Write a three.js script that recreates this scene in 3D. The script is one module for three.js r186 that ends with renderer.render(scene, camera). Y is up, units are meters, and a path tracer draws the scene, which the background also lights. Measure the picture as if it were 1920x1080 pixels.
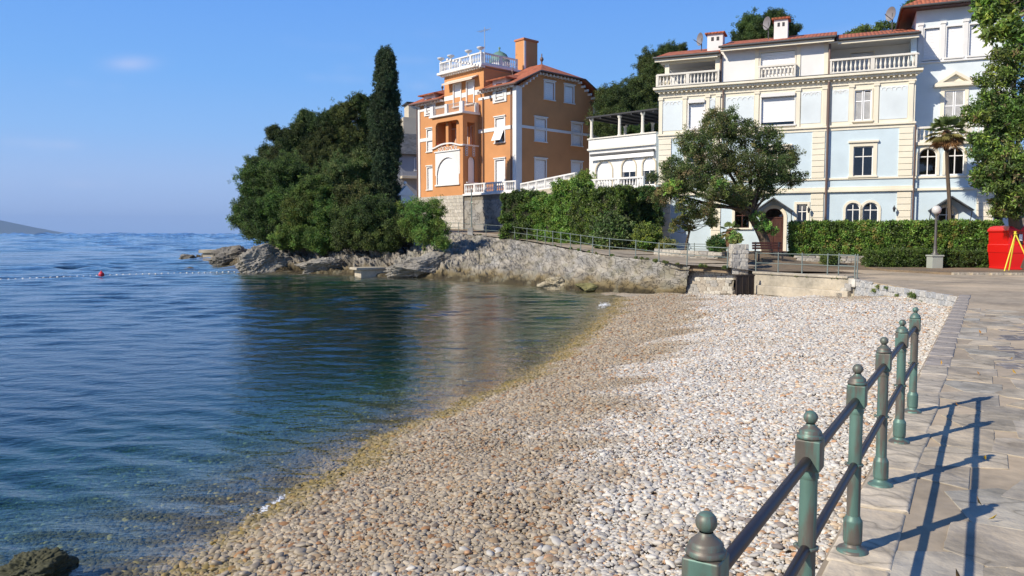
import * as THREE from 'three';
import { mergeGeometries, mergeVertices, toCreasedNormals } from 'three/addons/utils/BufferGeometryUtils.js';
import { RoundedBoxGeometry } from 'three/addons/geometries/RoundedBoxGeometry.js';
import { createNoise3D } from 'simplex-noise';

// ---------------------------------------------------------------- camera, sky, sun, exposure
const F = 1450, EYE = 1.66, PITCH = Math.atan(97 / F), SEA = -1.3;       // focal length in photograph pixels
const renderer = new THREE.WebGLRenderer({ antialias: true });
renderer.toneMapping = THREE.LinearToneMapping;
renderer.toneMappingExposure = 1.12;
renderer.shadowMap.enabled = true;
const scene = new THREE.Scene();
const camera = new THREE.PerspectiveCamera(2 * Math.atan(540 / F) * 180 / Math.PI, 16 / 9, 0.1, 60000);
camera.position.set(0, EYE, 0);
camera.rotation.x = -PITCH;
scene.add(camera);
const SUN = new THREE.Vector3(-1.216, 1.0, 0.732).normalize();
const sun = new THREE.DirectionalLight(new THREE.Color().setRGB(1, 0.91, 0.76), 5);
sun.position.copy(SUN).multiplyScalar(150).add(new THREE.Vector3(5, 0, -50));
sun.target.position.set(5, 0, -50);
sun.castShadow = true; sun.shadow.radius = 1; sun.shadow.mapSize.set(4096, 4096);
Object.assign(sun.shadow.camera, { left: -90, right: 90, top: 90, bottom: -90, near: 1, far: 400 });
scene.add(sun, sun.target);

// ---------------------------------------------------------------- helpers
const { sin, cos, PI, abs, min, max, floor, exp, sqrt, hypot, atan2, pow } = Math;
const V = (x, y, z) => new THREE.Vector3(x, y, z);
const clamp = (x, a = 0, b = 1) => min(b, max(a, x)), lerp = (a, b, t) => a + (b - a) * t;
const sstep = (a, b, x) => { const t = clamp((x - a) / (b - a)); return t * t * (3 - 2 * t); };
function rng(seed) { let a = seed >>> 0; return () => { a = (a + 0x6D2B79F5) | 0; let t = Math.imul(a ^ (a >>> 15), 1 | a); t = (t + Math.imul(t ^ (t >>> 7), 61 | t)) ^ t; return ((t ^ (t >>> 14)) >>> 0) / 4294967296; }; }
const sn = createNoise3D(rng(7));
const fbm = (x, y, z, o = 4) => { let s = 0, a = 0.5; for (let i = 0; i < o; i++) { s += a * sn(x, y, z); x *= 2.03; y *= 2.03; z *= 2.03; a *= 0.5; } return s; };
const ridge = (x, y, z, o = 4) => { let s = 0, a = 0.5; for (let i = 0; i < o; i++) { s += a * (1 - abs(sn(x, y, z))); x *= 2.1; y *= 2.1; z *= 2.1; a *= 0.5; } return s; };
// a point of the place: sideways and up as the photograph's pixel (of 1920 x 1080) shows it, at a distance in metres along the view
function at(u, v, D) {
  const x = (u - 960) / F, y = -(v - 540) / F, c = cos(PITCH), s = -sin(PITCH);
  const ry = y * c + s, rz = y * s - c;
  return V(x * D / -rz, EYE + ry * D / -rz, -D);
}
const names = new Map();
function numbered(n) { const k = names.get(n) || 0; names.set(n, k + 1); return k ? n + '_' + String(k).padStart(3, '0') : n; }
function tag(o, label, category, group, kind) { if (label) o.userData.label = label; if (category) o.userData.category = category; if (group) o.userData.group = group; if (kind) o.userData.kind = kind; return o; }
function thing(name, label, category, pos = [0, 0, 0], turn = 0, group) {
  const o = new THREE.Group(); o.name = numbered(name); o.position.set(...pos); o.rotation.y = turn; scene.add(o); return tag(o, label, category, group);
}
function plain(g) { g = g.index ? g.toNonIndexed() : g; for (const k of Object.keys(g.attributes)) if (!['position', 'normal', 'uv'].includes(k)) g.deleteAttribute(k); g.morphAttributes = {}; return g; }
// texture coordinates in metres, laid on from the side each face points to
function metric(g, s = 1) {
  g = plain(g); if (!g.attributes.normal) g.computeVertexNormals();
  const p = g.attributes.position, uv = new Float32Array(p.count * 2), a = V(), b = V(), c = V();
  for (let i = 0; i < p.count; i += 3) {
    a.fromBufferAttribute(p, i); b.fromBufferAttribute(p, i + 1).sub(a); c.fromBufferAttribute(p, i + 2).sub(a); b.cross(c);
    const nx = abs(b.x), ny = abs(b.y), nz = abs(b.z);
    for (let k = i; k < i + 3; k++) { const x = p.getX(k), y = p.getY(k), z = p.getZ(k); const q = ny > nx && ny > nz ? [x, z] : nx > nz ? [z, y] : [x, y]; uv[k * 2] = q[0] * s; uv[k * 2 + 1] = q[1] * s; }
  }
  g.setAttribute('uv', new THREE.BufferAttribute(uv, 2)); return g;
}
const join = (list) => { list = [list].flat().filter(Boolean).map((g) => metric(g)); return list.length === 1 ? list[0] : mergeGeometries(list); };
function part(name, geos, mat, parent, kind) {
  const m = new THREE.Mesh(join(geos), mat); m.name = parent === scene ? numbered(name) : name; m.castShadow = m.receiveShadow = true; if (kind) m.userData.kind = kind; parent.add(m); return m;
}
function piece(name, geo, mat, parent, p, e = [0, 0, 0], s = [1, 1, 1]) {
  const m = new THREE.Mesh(geo, mat); m.name = parent === scene ? numbered(name) : name; m.position.set(...p); m.rotation.set(...e); m.scale.set(...s); m.castShadow = m.receiveShadow = true; parent.add(m); return m;
}
const bx = (x0, x1, y0, y1, z0, z1) => new THREE.BoxGeometry(x1 - x0, y1 - y0, z1 - z0).translate((x0 + x1) / 2, (y0 + y1) / 2, (z0 + z1) / 2);
const rbx = (x0, x1, y0, y1, z0, z1, r = 0.02) => new RoundedBoxGeometry(x1 - x0, y1 - y0, z1 - z0, 1, r).translate((x0 + x1) / 2, (y0 + y1) / 2, (z0 + z1) / 2);
const cyl = (r0, r1, h, n = 10) => new THREE.CylinderGeometry(r1, r0, h, n).translate(0, h / 2, 0);
const lathe = (pts, n = 12) => new THREE.LatheGeometry(pts.map(([r, y]) => new THREE.Vector2(r, y)), n);
function rod(a, b, r, n = 8) { const d = b.clone().sub(a), g = new THREE.CylinderGeometry(r, r, d.length(), n); g.applyQuaternion(new THREE.Quaternion().setFromUnitVectors(V(0, 1, 0), d.clone().normalize())); return g.translate((a.x + b.x) / 2, (a.y + b.y) / 2, (a.z + b.z) / 2); }
function limb(pts, r0, r1, n = 8, seg = 10) {   // a tapered bent branch
  const c = new THREE.CatmullRomCurve3(pts), g = new THREE.TubeGeometry(c, seg, 1, n, false), p = g.attributes.position, o = V();
  for (let i = 0; i <= seg; i++) { c.getPointAt(i / seg, o); const r = lerp(r0, r1, i / seg); for (let j = 0; j <= n; j++) { const k = i * (n + 1) + j; p.setXYZ(k, o.x + (p.getX(k) - o.x) * r, o.y + (p.getY(k) - o.y) * r, o.z + (p.getZ(k) - o.z) * r); } }
  g.computeVertexNormals(); return g;
}
const poly = (pts) => new THREE.Shape(pts.map(([x, y]) => new THREE.Vector2(x, y)));
function extr(shape, depth, bevel = 0) { return new THREE.ExtrudeGeometry(shape, { depth, bevelEnabled: bevel > 0, bevelSize: bevel, bevelThickness: bevel, bevelSegments: 1, bevelOffset: -bevel, curveSegments: 14 }); }
const rectHole = (x0, x1, y0, y1) => new THREE.Path([[x0, y0], [x1, y0], [x1, y1], [x0, y1]].map(([x, y]) => new THREE.Vector2(x, y)));
function archPath(x0, x1, y0, y1, P = THREE.Path) { const r = (x1 - x0) / 2, p = new P(); p.moveTo(x0, y0); p.lineTo(x1, y0); p.lineTo(x1, y1 - r); p.absarc((x0 + x1) / 2, y1 - r, r, 0, PI, false); p.lineTo(x0, y0); return p; }
function archBand(x0, x1, y0, y1, w) { const r = (x1 - x0) / 2, xm = (x0 + x1) / 2, yc = y1 - r, s = new THREE.Shape(); s.moveTo(x0 - w, y0); s.lineTo(x0, y0); s.lineTo(x0, yc); s.absarc(xm, yc, r, PI, 0, true); s.lineTo(x1, y0); s.lineTo(x1 + w, y0); s.lineTo(x1 + w, yc); s.absarc(xm, yc, r + w, 0, PI, false); s.lineTo(x0 - w, y0); return s; }
function wall(pts, holes, t, z = 0) { const s = poly(pts); s.holes.push(...holes); return extr(s, t).translate(0, 0, z - t); }

// ---------------------------------------------------------------- textures and materials
function vnoise(period, seed) {
  const r = rng(seed), n = period, a = new Float32Array(n * n); for (let i = 0; i < a.length; i++) a[i] = r();
  return (x, y) => { x *= n; y *= n; let ix = floor(x), iy = floor(y), fx = x - ix, fy = y - iy; fx = fx * fx * (3 - 2 * fx); fy = fy * fy * (3 - 2 * fy); ix = ((ix % n) + n) % n; iy = ((iy % n) + n) % n; const jx = (ix + 1) % n, jy = (iy + 1) % n; return lerp(lerp(a[iy * n + ix], a[iy * n + jx], fx), lerp(a[jy * n + ix], a[jy * n + jx], fx), fy); };
}
function layers(base, seed, o = 5) { const l = []; for (let i = 0; i < o; i++) l.push(vnoise(base << i, seed + i)); return (x, y) => { let s = 0, a = 0.5, t = 0; for (const n of l) { s += a * n(x, y); t += a; a *= 0.55; } return s / t; }; }
function tex(size, size2, fn, meters, srgb = false) {
  const d = new Uint8Array(size * size2 * 4);
  for (let j = 0; j < size2; j++) for (let i = 0; i < size; i++) { const c = fn(i / size, j / size2), k = (j * size + i) * 4; if (c.length) { d[k] = clamp(c[0]) * 255; d[k + 1] = clamp(c[1]) * 255; d[k + 2] = clamp(c[2]) * 255; } else d[k] = d[k + 1] = d[k + 2] = clamp(c) * 255; d[k + 3] = 255; }
  const t = new THREE.DataTexture(d, size, size2); t.wrapS = t.wrapT = THREE.RepeatWrapping; t.magFilter = THREE.LinearFilter; t.minFilter = THREE.LinearMipmapLinearFilter; t.generateMipmaps = true; if (srgb) t.colorSpace = THREE.SRGBColorSpace; t.repeat.set(1 / meters[0], 1 / (meters[1] ?? meters[0])); t.needsUpdate = true; return t;
}
const gray = (v) => [v, v, v];
const nPl = layers(4, 11, 7), nPl2 = layers(3, 29, 6);
const T = {
  plaster: tex(512, 512, (x, y) => { const a = nPl(x, y), b = nPl2(x, y), st = nPl2(x * 4, y * 0.5); const v = 0.86 + 0.22 * (a - 0.5) + 0.16 * (b - 0.5) - 0.14 * max(0, st - 0.62); return [v, v * (0.995), v * (0.985)]; }, [5]),
  plasterB: tex(256, 256, (x, y) => gray(layersB(x, y)), [0.8]),
};
function layersB(x, y) { return 0.5 + 0.5 * (nPl(x * 2, y * 2) - 0.5); }
const nR1 = layers(4, 41, 7), nR2 = layers(8, 57, 6), nR3 = layers(3, 77, 5);
T.rock = tex(1024, 1024, (x, y) => {
  const w = nR3(x, y) - 0.5, s = nR1(x + 0.05 * w, y * 2 + 0.2 * w), c = abs(nR2(x + 0.03 * w, y) - 0.5), crack = 1 - 0.55 * exp(-c * 60);
  const v = (0.55 + 0.75 * (s - 0.35) + 0.35 * w) * crack, warm = nR3(x + 0.37, y + 0.21);
  return [v * (1 + 0.16 * (warm - 0.4)), v, v * (1 - 0.28 * (warm - 0.35))];
}, [5]);
T.rockB = tex(1024, 1024, (x, y) => { const w = nR3(x, y) - 0.5, s = nR1(x + 0.05 * w, y * 2 + 0.2 * w), c = abs(nR2(x + 0.03 * w, y) - 0.5); return gray(clamp(0.25 + 0.7 * s - 0.4 * exp(-c * 60))); }, [5]);
const nS1 = layers(6, 91, 7), nS2 = layers(2, 103, 4);
T.slab = tex(1024, 1024, (x, y) => { const a = nS1(x, y), b = nS2(x, y), st = nS1(x * 0.5 + 0.3, y * 2); const v = (0.68 + 0.75 * (a - 0.5) + 0.35 * (st - 0.5)) * (1 - 0.5 * exp(-abs(nS2(x + 0.02 * a, y + 0.02 * st) - 0.52) * 150)) - 0.16 * sstep(0.6, 0.72, nR1(x, y)); return [v * (1.02 + 0.12 * (b - 0.5)), v, v * (0.96 - 0.14 * (b - 0.5))]; }, [1.7]);
T.slabB = tex(512, 512, (x, y) => gray(nS1(x, y)), [1.3]);
T.bark = tex(256, 512, (x, y) => { const v = 0.3 + 0.8 * nS1(x * 2, y * 0.4); return [v, v * 0.94, v * 0.85]; }, [0.8, 2]);
T.barkB = tex(256, 512, (x, y) => gray(nS1(x * 3, y * 0.4)), [0.8, 2]);
const rT = rng(5), tileTone = Array.from({ length: 20 * 20 }, () => [rT(), rT()]);
T.tile = tex(800, 800, (x, y) => {   // barrel tiles: 20 by 20, 0.22 x 0.34 m
  const i = floor(x * 20), j = floor(y * 20), [a, b] = tileTone[j * 20 + i], n = nS1(x * 2, y * 2); const v = 0.62 + 0.4 * a + 0.45 * (n - 0.5);
  return [v, v * (0.86 + 0.28 * b), v * (0.82 + 0.4 * b * b)];
}, [4.4, 6.8]);
T.tileB = tex(800, 800, (x, y) => { const fx = (x * 20) % 1, fy = (y * 20) % 1; return gray(0.15 + 0.55 * abs(sin(fx * PI)) + 0.25 * fy); }, [4.4, 6.8]);
const nP = layers(5, 131, 6);
T.patina = tex(512, 512, (x, y) => { const a = nP(x, y), b = nP(x * 3 + 0.4, y * 0.6), t = sstep(0.4, 0.56, a * 0.55 + b * 0.45); const v = 0.85 + 0.5 * (nS1(x, y) - 0.5); return [lerp(0.16, 0.2, t) * v, lerp(0.29, 0.175, t) * v, lerp(0.24, 0.145, t) * v]; }, [0.35, 1.1]);
T.patinaB = tex(256, 256, (x, y) => gray(nS1(x, y)), [0.3]);
const nW = layers(6, 151, 6), nW2 = layers(9, 163, 5);
T.wave = tex(1024, 1024, (x, y) => { const w = nW(x, y) - 0.5; return gray(0.6 * nW2(x + 0.04 * w, y * 2 + 0.03 * w) + 0.4 * nW(x * 2 + 0.1, y * 3)); }, [4.6, 4.6]);
const nG = layers(64, 171, 3), nG2 = layers(3, 181, 5);
T.gravel = tex(1024, 1024, (x, y) => { const a = nG(x, y), b = nG2(x, y); const v = 0.35 + 0.8 * (a - 0.2); return [v * (1 + 0.2 * (b - 0.45)), v * 0.97, v * (0.92 - 0.2 * (b - 0.45))]; }, [3]);
T.gravelB = tex(1024, 1024, (x, y) => gray(nG(x, y)), [3]);
T.dirt = tex(1024, 1024, (x, y) => { const a = nS1(x, y), b = nG2(x, y), g = nG(x, y); const v = 0.62 + 0.5 * (a - 0.5) + 0.4 * (b - 0.5) + 0.25 * (g - 0.5); return [v * (1.03 + 0.1 * (b - 0.5)), v, v * (0.94 - 0.15 * (b - 0.5))]; }, [6]);

const C = (r, g, b) => new THREE.Color().setRGB(r, g, b);
function M(r, g, b, rough = 0.85, o = {}) { return new THREE.MeshStandardMaterial({ color: C(r, g, b), roughness: rough, side: THREE.DoubleSide, ...o }); }
const plasterOpt = { map: T.plaster, bumpMap: T.plasterB, bumpScale: 0.006 };
const m = {
  orange: M(0.66, 0.31, 0.125, 0.9, plasterOpt), white: M(0.88, 0.87, 0.85, 0.8, plasterOpt), cream: M(0.93, 0.86, 0.7, 0.85, plasterOpt), paleblue: M(0.66, 0.79, 0.87, 0.88, plasterOpt), panelblue: M(0.79, 0.865, 0.9, 0.88, plasterOpt),
  shutter: M(0.86, 0.86, 0.86, 0.55), trim: M(0.86, 0.84, 0.8, 0.7), balust: M(0.84, 0.8, 0.72, 0.8, plasterOpt), tile: M(0.46, 0.145, 0.075, 0.85, { map: T.tile, bumpMap: T.tileB, bumpScale: 0.07 }),
  dark: M(0.03, 0.03, 0.035, 0.6), gutter: M(0.1, 0.1, 0.1, 0.5, { metalness: 0.5 }), pipe: M(0.14, 0.09, 0.075, 0.5), slate: M(0.11, 0.12, 0.14, 0.7, { map: T.slab }),
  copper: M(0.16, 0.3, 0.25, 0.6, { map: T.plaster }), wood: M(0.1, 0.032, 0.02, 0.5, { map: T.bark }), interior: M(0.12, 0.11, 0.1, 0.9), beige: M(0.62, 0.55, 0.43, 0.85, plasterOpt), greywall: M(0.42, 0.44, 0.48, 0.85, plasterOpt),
  glass: new THREE.MeshPhysicalMaterial({ color: 0xffffff, roughness: 0.03, transmission: 1, thickness: 0, ior: 1.5, side: THREE.DoubleSide }),
  rock: M(0.37, 0.345, 0.305, 0.92, { map: T.rock, bumpMap: T.rockB, bumpScale: 0.12 }), rockdark: M(0.26, 0.24, 0.21, 0.92, { map: T.rock, bumpMap: T.rockB, bumpScale: 0.1 }),
  concrete: M(0.6, 0.55, 0.46, 0.9, { map: T.dirt, bumpMap: T.slabB, bumpScale: 0.012 }), mortar: M(0.4, 0.36, 0.29, 0.95, { map: T.dirt, bumpMap: T.gravelB, bumpScale: 0.01 }),
  bark: M(0.16, 0.125, 0.095, 0.95, { map: T.bark, bumpMap: T.barkB, bumpScale: 0.04 }), barkpale: M(0.36, 0.33, 0.28, 0.95, { map: T.bark, bumpMap: T.barkB, bumpScale: 0.03 }),
  patina: M(0.8, 0.8, 0.8, 0.5, { map: T.patina, bumpMap: T.patinaB, bumpScale: 0.0012, metalness: 0.25 }), rail: M(0.032, 0.024, 0.026, 0.38, { metalness: 0.35, bumpMap: T.patinaB, bumpScale: 0.0006 }),
  iron: M(0.2, 0.24, 0.22, 0.6, { metalness: 0.3 }), red: M(0.72, 0.012, 0.01, 0.35), yellow: M(0.75, 0.62, 0.05, 0.5), soil: M(0.3, 0.23, 0.16, 0.95, { map: T.dirt, bumpMap: T.gravelB, bumpScale: 0.02 }),
};
// stone in several tones, shared by walls and paving
const tones = (list, opt, rough = 0.9) => list.map(([r, g, b]) => M(r, g, b, rough, opt));
const stoneOpt = { map: T.slab, bumpMap: T.slabB, bumpScale: 0.02 };
const wallTones = tones([[0.62, 0.6, 0.56], [0.7, 0.66, 0.58], [0.5, 0.48, 0.45], [0.78, 0.74, 0.66], [0.56, 0.5, 0.42]], stoneOpt);
const paleTones = tones([[0.66, 0.68, 0.7], [0.74, 0.74, 0.73], [0.58, 0.6, 0.62], [0.8, 0.79, 0.76]], stoneOpt);
const paveOpt = { map: T.slab, bumpMap: T.slabB, bumpScale: 0.03 };
const paveTones = tones([[0.57, 0.5, 0.39], [0.52, 0.46, 0.37], [0.48, 0.45, 0.385], [0.62, 0.53, 0.4], [0.47, 0.42, 0.345], [0.54, 0.485, 0.4]], paveOpt, 0.95);
const kerbTones = tones([[0.68, 0.6, 0.475], [0.63, 0.56, 0.455], [0.73, 0.64, 0.51]], paveOpt, 0.95);
const slateTones = tones([[0.26, 0.245, 0.25], [0.32, 0.3, 0.3], [0.5, 0.45, 0.4], [0.22, 0.205, 0.21]], paveOpt, 0.9);

// ---------------------------------------------------------------- sky: clear morning blue with a few wisps
{
  const W = 1024, H = 512, d = new Float32Array(W * H * 4);
  const stops = [[-90, 0.2, 0.31, 0.55], [0, 0.31, 0.45, 0.73], [1.6, 0.36, 0.49, 0.76], [4, 0.35, 0.51, 0.81], [7, 0.26, 0.48, 0.85], [11, 0.185, 0.42, 0.85], [17, 0.132, 0.34, 0.82], [30, 0.065, 0.185, 0.52], [55, 0.033, 0.1, 0.32], [90, 0.025, 0.08, 0.27]];
  for (let j = 0; j < H; j++) {
    const el = ((j + 0.5) / H - 0.5) * 180; let k = 0; while (k < stops.length - 2 && stops[k + 1][0] < el) k++;
    const a = stops[k], b = stops[k + 1], t = clamp((el - a[0]) / (b[0] - a[0])), c = [1, 2, 3].map((q) => lerp(a[q], b[q], t));
    for (let i = 0; i < W; i++) {
      const az = ((i + 0.5) / W - 0.5) * 2 * PI, x = cos(az) * cos(el * PI / 180), z = sin(az) * cos(el * PI / 180), y = sin(el * PI / 180);
      const w = sstep(0.34, 0.75, fbm(x * 3.2 + 4.1, y * 26, z * 3.2, 5)) * sstep(1, 4, el) * (1 - sstep(9, 16, el)) * 0.3;
      const q = (j * W + i) * 4; d[q] = lerp(c[0], 0.62, w); d[q + 1] = lerp(c[1], 0.66, w); d[q + 2] = lerp(c[2], 0.85, w); d[q + 3] = 1;
    }
  }
  // one small bright wisp over the sea
  const p = at(240, 124, 1000).sub(camera.position).normalize(), ci = (atan2(p.z, p.x) / (2 * PI) + 0.5) * W, cj = (Math.asin(p.y) / PI + 0.5) * H;
  for (let j = floor(cj) - 8; j < cj + 8; j++) for (let i = floor(ci) - 14; i < ci + 14; i++) { const dx = (i - ci) / 3.6, dy = (j - cj - 0.12 * (i - ci)) / 0.9, w = 0.55 * exp(-(dx * dx + dy * dy)), q = (j * W + i) * 4; d[q] = lerp(d[q], 0.6, w); d[q + 1] = lerp(d[q + 1], 0.63, w); d[q + 2] = lerp(d[q + 2], 0.86, w); }
  const t = new THREE.DataTexture(d, W, H, THREE.RGBAFormat, THREE.FloatType); t.mapping = THREE.EquirectangularReflectionMapping; t.magFilter = THREE.LinearFilter; t.needsUpdate = true;
  scene.background = t; scene.environment = t;
}

// ---------------------------------------------------------------- shoreline and heights (X to the right, D into the distance)
const SHORE = [[-4.4, -40], [-3.9, -6], [-3.3, 3.5], [-2.93, 6.57], [-2.57, 8.31], [-1.99, 10.94], [-0.94, 13.4], [0.46, 16.58], [1.81, 21.69], [3.21, 27.26], [4.48, 33.2], [5.1, 37.5], [4.6, 41], [2.97, 42.9], [1.3, 46.7], [-2.8, 51.1], [-10.4, 58], [-17.2, 62.3], [-20.2, 62.6], [-25.7, 71.7], [-35.3, 91.5], [-45.3, 110], [-48, 122], [-42, 150], [0, 320], [60, 600]];
function nearest(P, X, D) {     // signed distance (land positive), and how far along the line
  let best = 1e9, side = 1, along = 0, run = 0, seg = 0, ft = 0;
  for (let i = 0; i < P.length - 1; i++) {
    const [ax, ad] = P[i], [bx_, bd] = P[i + 1], ex = bx_ - ax, ed = bd - ad, l2 = ex * ex + ed * ed, t = clamp(((X - ax) * ex + (D - ad) * ed) / l2), dx = X - ax - ex * t, dd = D - ad - ed * t, q = dx * dx + dd * dd;
    if (q < best) { best = q; const c = dx * ed - dd * ex; side = c >= 0 ? 1 : -1; seg = i; ft = t; }
  }
  return { d: sqrt(best) * side, seg, t: ft };
}
function beachH(X, D, s) {
  s ??= nearest(SHORE, X, D).d;
  const base = s > 0 ? 1.08 * (1 - exp(-s / 4.4)) * lerp(1, 0.5, sstep(24, 33, D)) : -7 * (1 - exp(s * 0.17 / 7));
  return SEA + base + 0.05 * sn(X * 0.35, 3, D * 0.35) * sstep(0.3, 2, abs(s)) + 0.025 * sn(X * 0.9, 9, D * 0.9);
}
// edge of the promenade: straight beside the railing, a corner, then back along the low walls
const edgeX = (D) => 1.79 + 0.6145 * (D - 3.97) - 0.13;
const CORNER = [12.3, 21.35], C2 = [13.37, 30.1], C3 = [10.81, 34.43];
// edge of the path that climbs to the orange house: X, D, height
const PATH = [[10.81, 34.43, 0.12], [9.64, 34.6, 0.25], [7.75, 36.5, 0.35], [6.7, 39, 0.5], [5.0, 41.8, 0.66], [3.4, 48, 0.95], [1.54, 56, 1.27], [-0.4, 60, 1.54], [-3.4, 64, 1.79], [-5.5, 67, 1.98], [-9.5, 72, 2.3]];
const pathRev = PATH.map((p) => [p[0], p[1]]);
function onPath(X, D) { const n = nearest(pathRev, X, D), a = PATH[n.seg], b = PATH[n.seg + 1]; return { d: n.d, h: lerp(a[2], b[2], n.t), u: n.seg + n.t }; }

function gridMesh(nx, ny, fn) {     // fn(a, b) -> [x, y, z], a and b from 0 to 1
  const pos = new Float32Array((nx + 1) * (ny + 1) * 3), uv = new Float32Array((nx + 1) * (ny + 1) * 2), idx = [];
  for (let j = 0; j <= ny; j++) for (let i = 0; i <= nx; i++) { const q = fn(i / nx, j / ny), k = j * (nx + 1) + i; pos.set(q.slice(0, 3), k * 3); uv[k * 2] = q[3] ?? q[0]; uv[k * 2 + 1] = q[4] ?? q[2]; }
  for (let j = 0; j < ny; j++) for (let i = 0; i < nx; i++) { const a = j * (nx + 1) + i, b = a + 1, c = a + nx + 1, d = c + 1; idx.push(a, b, d, a, d, c); }
  const g = new THREE.BufferGeometry(); g.setAttribute('position', new THREE.BufferAttribute(pos, 3)); g.setAttribute('uv', new THREE.BufferAttribute(uv, 2)); g.setIndex(idx); g.computeVertexNormals(); return g;
}
function sheet(name, g, mat, parent = scene, kind = 'structure') { const o = new THREE.Mesh(g, mat); o.name = parent === scene ? numbered(name) : name; o.castShadow = o.receiveShadow = true; if (kind) o.userData.kind = kind; parent.add(o); return o; }

// ---------------------------------------------------------------- sea
{
  const sea = new THREE.Group(); sea.name = 'sea'; sea.userData.kind = 'structure'; scene.add(sea);
  const R = rng(99), comps = [];
  for (let l = 0.16; l < 1500; l *= 1.27) for (let q = 0; q < 2; q++) { const th = PI * 0.5 + 0.24 + (R() - 0.5) * 1.15; comps.push([l * (0.9 + 0.2 * R()), cos(th), sin(th), R() * 2 * PI]); }
  const rows = 1400, cols = 250, r0 = 3.5, r1 = 40000, a0 = -78 * PI / 180, a1 = 34 * PI / 180, pos = new Float32Array((rows + 1) * (cols + 1) * 3), uv = new Float32Array((rows + 1) * (cols + 1) * 2), idx = [];
  const kr = pow(r1 / r0, 1 / rows);
  for (let j = 0; j <= rows; j++) {
    const r = r0 * pow(kr, j), open = sstep(35, 130, r), sl = lerp(0.05, 0.135, open), lmax = max(0.95, 0.055 * r), lmin = 0.026 * r;
    const act = comps.filter((c) => c[0] > lmin * 0.9 && c[0] < lmax * 1.4).map(([l, x, z, p]) => { const k = 2 * PI / l; return [k * x, k * z, p, sl / k * sstep(lmin * 0.9, lmin * 1.5, l) * (1 - sstep(lmax, lmax * 1.4, l))]; });
    for (let i = 0; i <= cols; i++) {
      const a = lerp(a0, a1, i / cols), X = sin(a) * r, Z = -cos(a) * r, gust = 0.75 + 0.5 * sn(X * 0.02, 5, Z * 0.012) + 0.35 * sn(X / max(25, r * 0.25), 8, Z / max(9, r * 0.08));
      let h = 0; for (const [kx, kz, p, A] of act) h += A * sin(kx * X + kz * Z + p);
      const k = j * (cols + 1) + i; pos[k * 3] = X; pos[k * 3 + 1] = SEA + h * max(0.25, gust); pos[k * 3 + 2] = Z; uv[k * 2] = X; uv[k * 2 + 1] = Z;
    }
  }
  for (let j = 0; j < rows; j++) for (let i = 0; i < cols; i++) { const a = j * (cols + 1) + i, b = a + 1, c = a + cols + 1, d = c + 1; idx.push(a, b, d, a, d, c); }
  const g = new THREE.BufferGeometry(); g.setAttribute('position', new THREE.BufferAttribute(pos, 3)); g.setAttribute('uv', new THREE.BufferAttribute(uv, 2)); g.setIndex(idx); g.computeVertexNormals();
  sheet('water_surface', g, new THREE.MeshPhysicalMaterial({ color: 0xffffff, roughness: 0.06, transmission: 1, thickness: 0, ior: 1.333, bumpMap: T.wave, bumpScale: 0.038, side: THREE.DoubleSide }), sea, null);
  // the body of water under the surface: clear, swallowing red first
  const far = 40000, body = part('water_body', new THREE.BoxGeometry(far * 2, 60, far + 40).translate(0, SEA - 0.14 - 30, -(far + 40) / 2 + 30), new THREE.MeshPhysicalMaterial({ color: C(0.03, 0.22, 0.42), transparent: true, opacity: 0.04, transmission: 0, thickness: 1, ior: 1.33, roughness: 1, specularIntensity: 0, attenuationColor: C(0.58, 0.8, 0.74), attenuationDistance: 1 }), sea);
  body.castShadow = false;
}
// sea bed and beach: one sheet under the pebbles, out to deep water
{
  const wet = C(0.3, 0.25, 0.11), shade = C(1, 1, 1);
  const g = gridMesh(300, 420, (a, b) => { const D = -12 + pow(b, 1.7) * 190, X = lerp(-16 - D * 0.75, min(edgeX(max(D, 0)) + 1.2, 14.5), a); const s = nearest(SHORE, X, D).d; return [X, beachH(X, D, s) - 0.03, -D]; });
  const p = g.attributes.position, col = new Float32Array(p.count * 3), c = C(1, 1, 1);
  for (let i = 0; i < p.count; i++) {   // stones above, algae-grown stones below the water line, seagrass further out
    const X = p.getX(i), D = -p.getZ(i), s = nearest(SHORE, X, D).d, n = fbm(X * 0.5, 2, D * 0.5, 4), n2 = fbm(X * 0.13, 7, D * 0.13, 3);
    c.setRGB(0.52, 0.46, 0.38); if (s + n < 0.4) { c.setRGB(0.13, 0.12, 0.05); c.lerp(C(0.05, 0.06, 0.025), sstep(-0.1, 0.2, n2 + 0.4 * n)); }; col.set([c.r, c.g, c.b], i * 3);
  }
  g.setAttribute('color', new THREE.BufferAttribute(col, 3));
  sheet('sea_bed', g, M(1.25, 1.25, 1.25, 0.95, { vertexColors: true, map: T.gravel, bumpMap: T.gravelB, bumpScale: 0.03 }));
  sheet('deep_sea_floor', new THREE.PlaneGeometry(82000, 42000).rotateX(-PI / 2).translate(0, -9.5, -20500), M(0.1, 0.1, 0.08, 1));
}
// far islands
{
  const isle = (name, u0, u1, D, prof) => { const a = at(u0, 443, D), b = at(u1, 443, D); sheet(name, gridMesh(80, 14, (s, t) => { const x = lerp(a.x, b.x, s), h = prof(lerp(u0, u1, s)) * D / F * (1 + 0.12 * fbm(s * 9, t * 2, 4, 4)) * sin(t * PI) ; return [x, SEA - 2 + h, -D - t * D * 0.12]; }), M(0.07, 0.085, 0.05, 1)); };
  isle('island', -700, 96, 37000, (u) => u > 95 ? 0 : min(40, (95 - u) * 0.2));
  isle('island', 395, 640, 37000, (u) => 17 * sstep(398, 476, u) * (1 - sstep(560, 640, u)));
}

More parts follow.
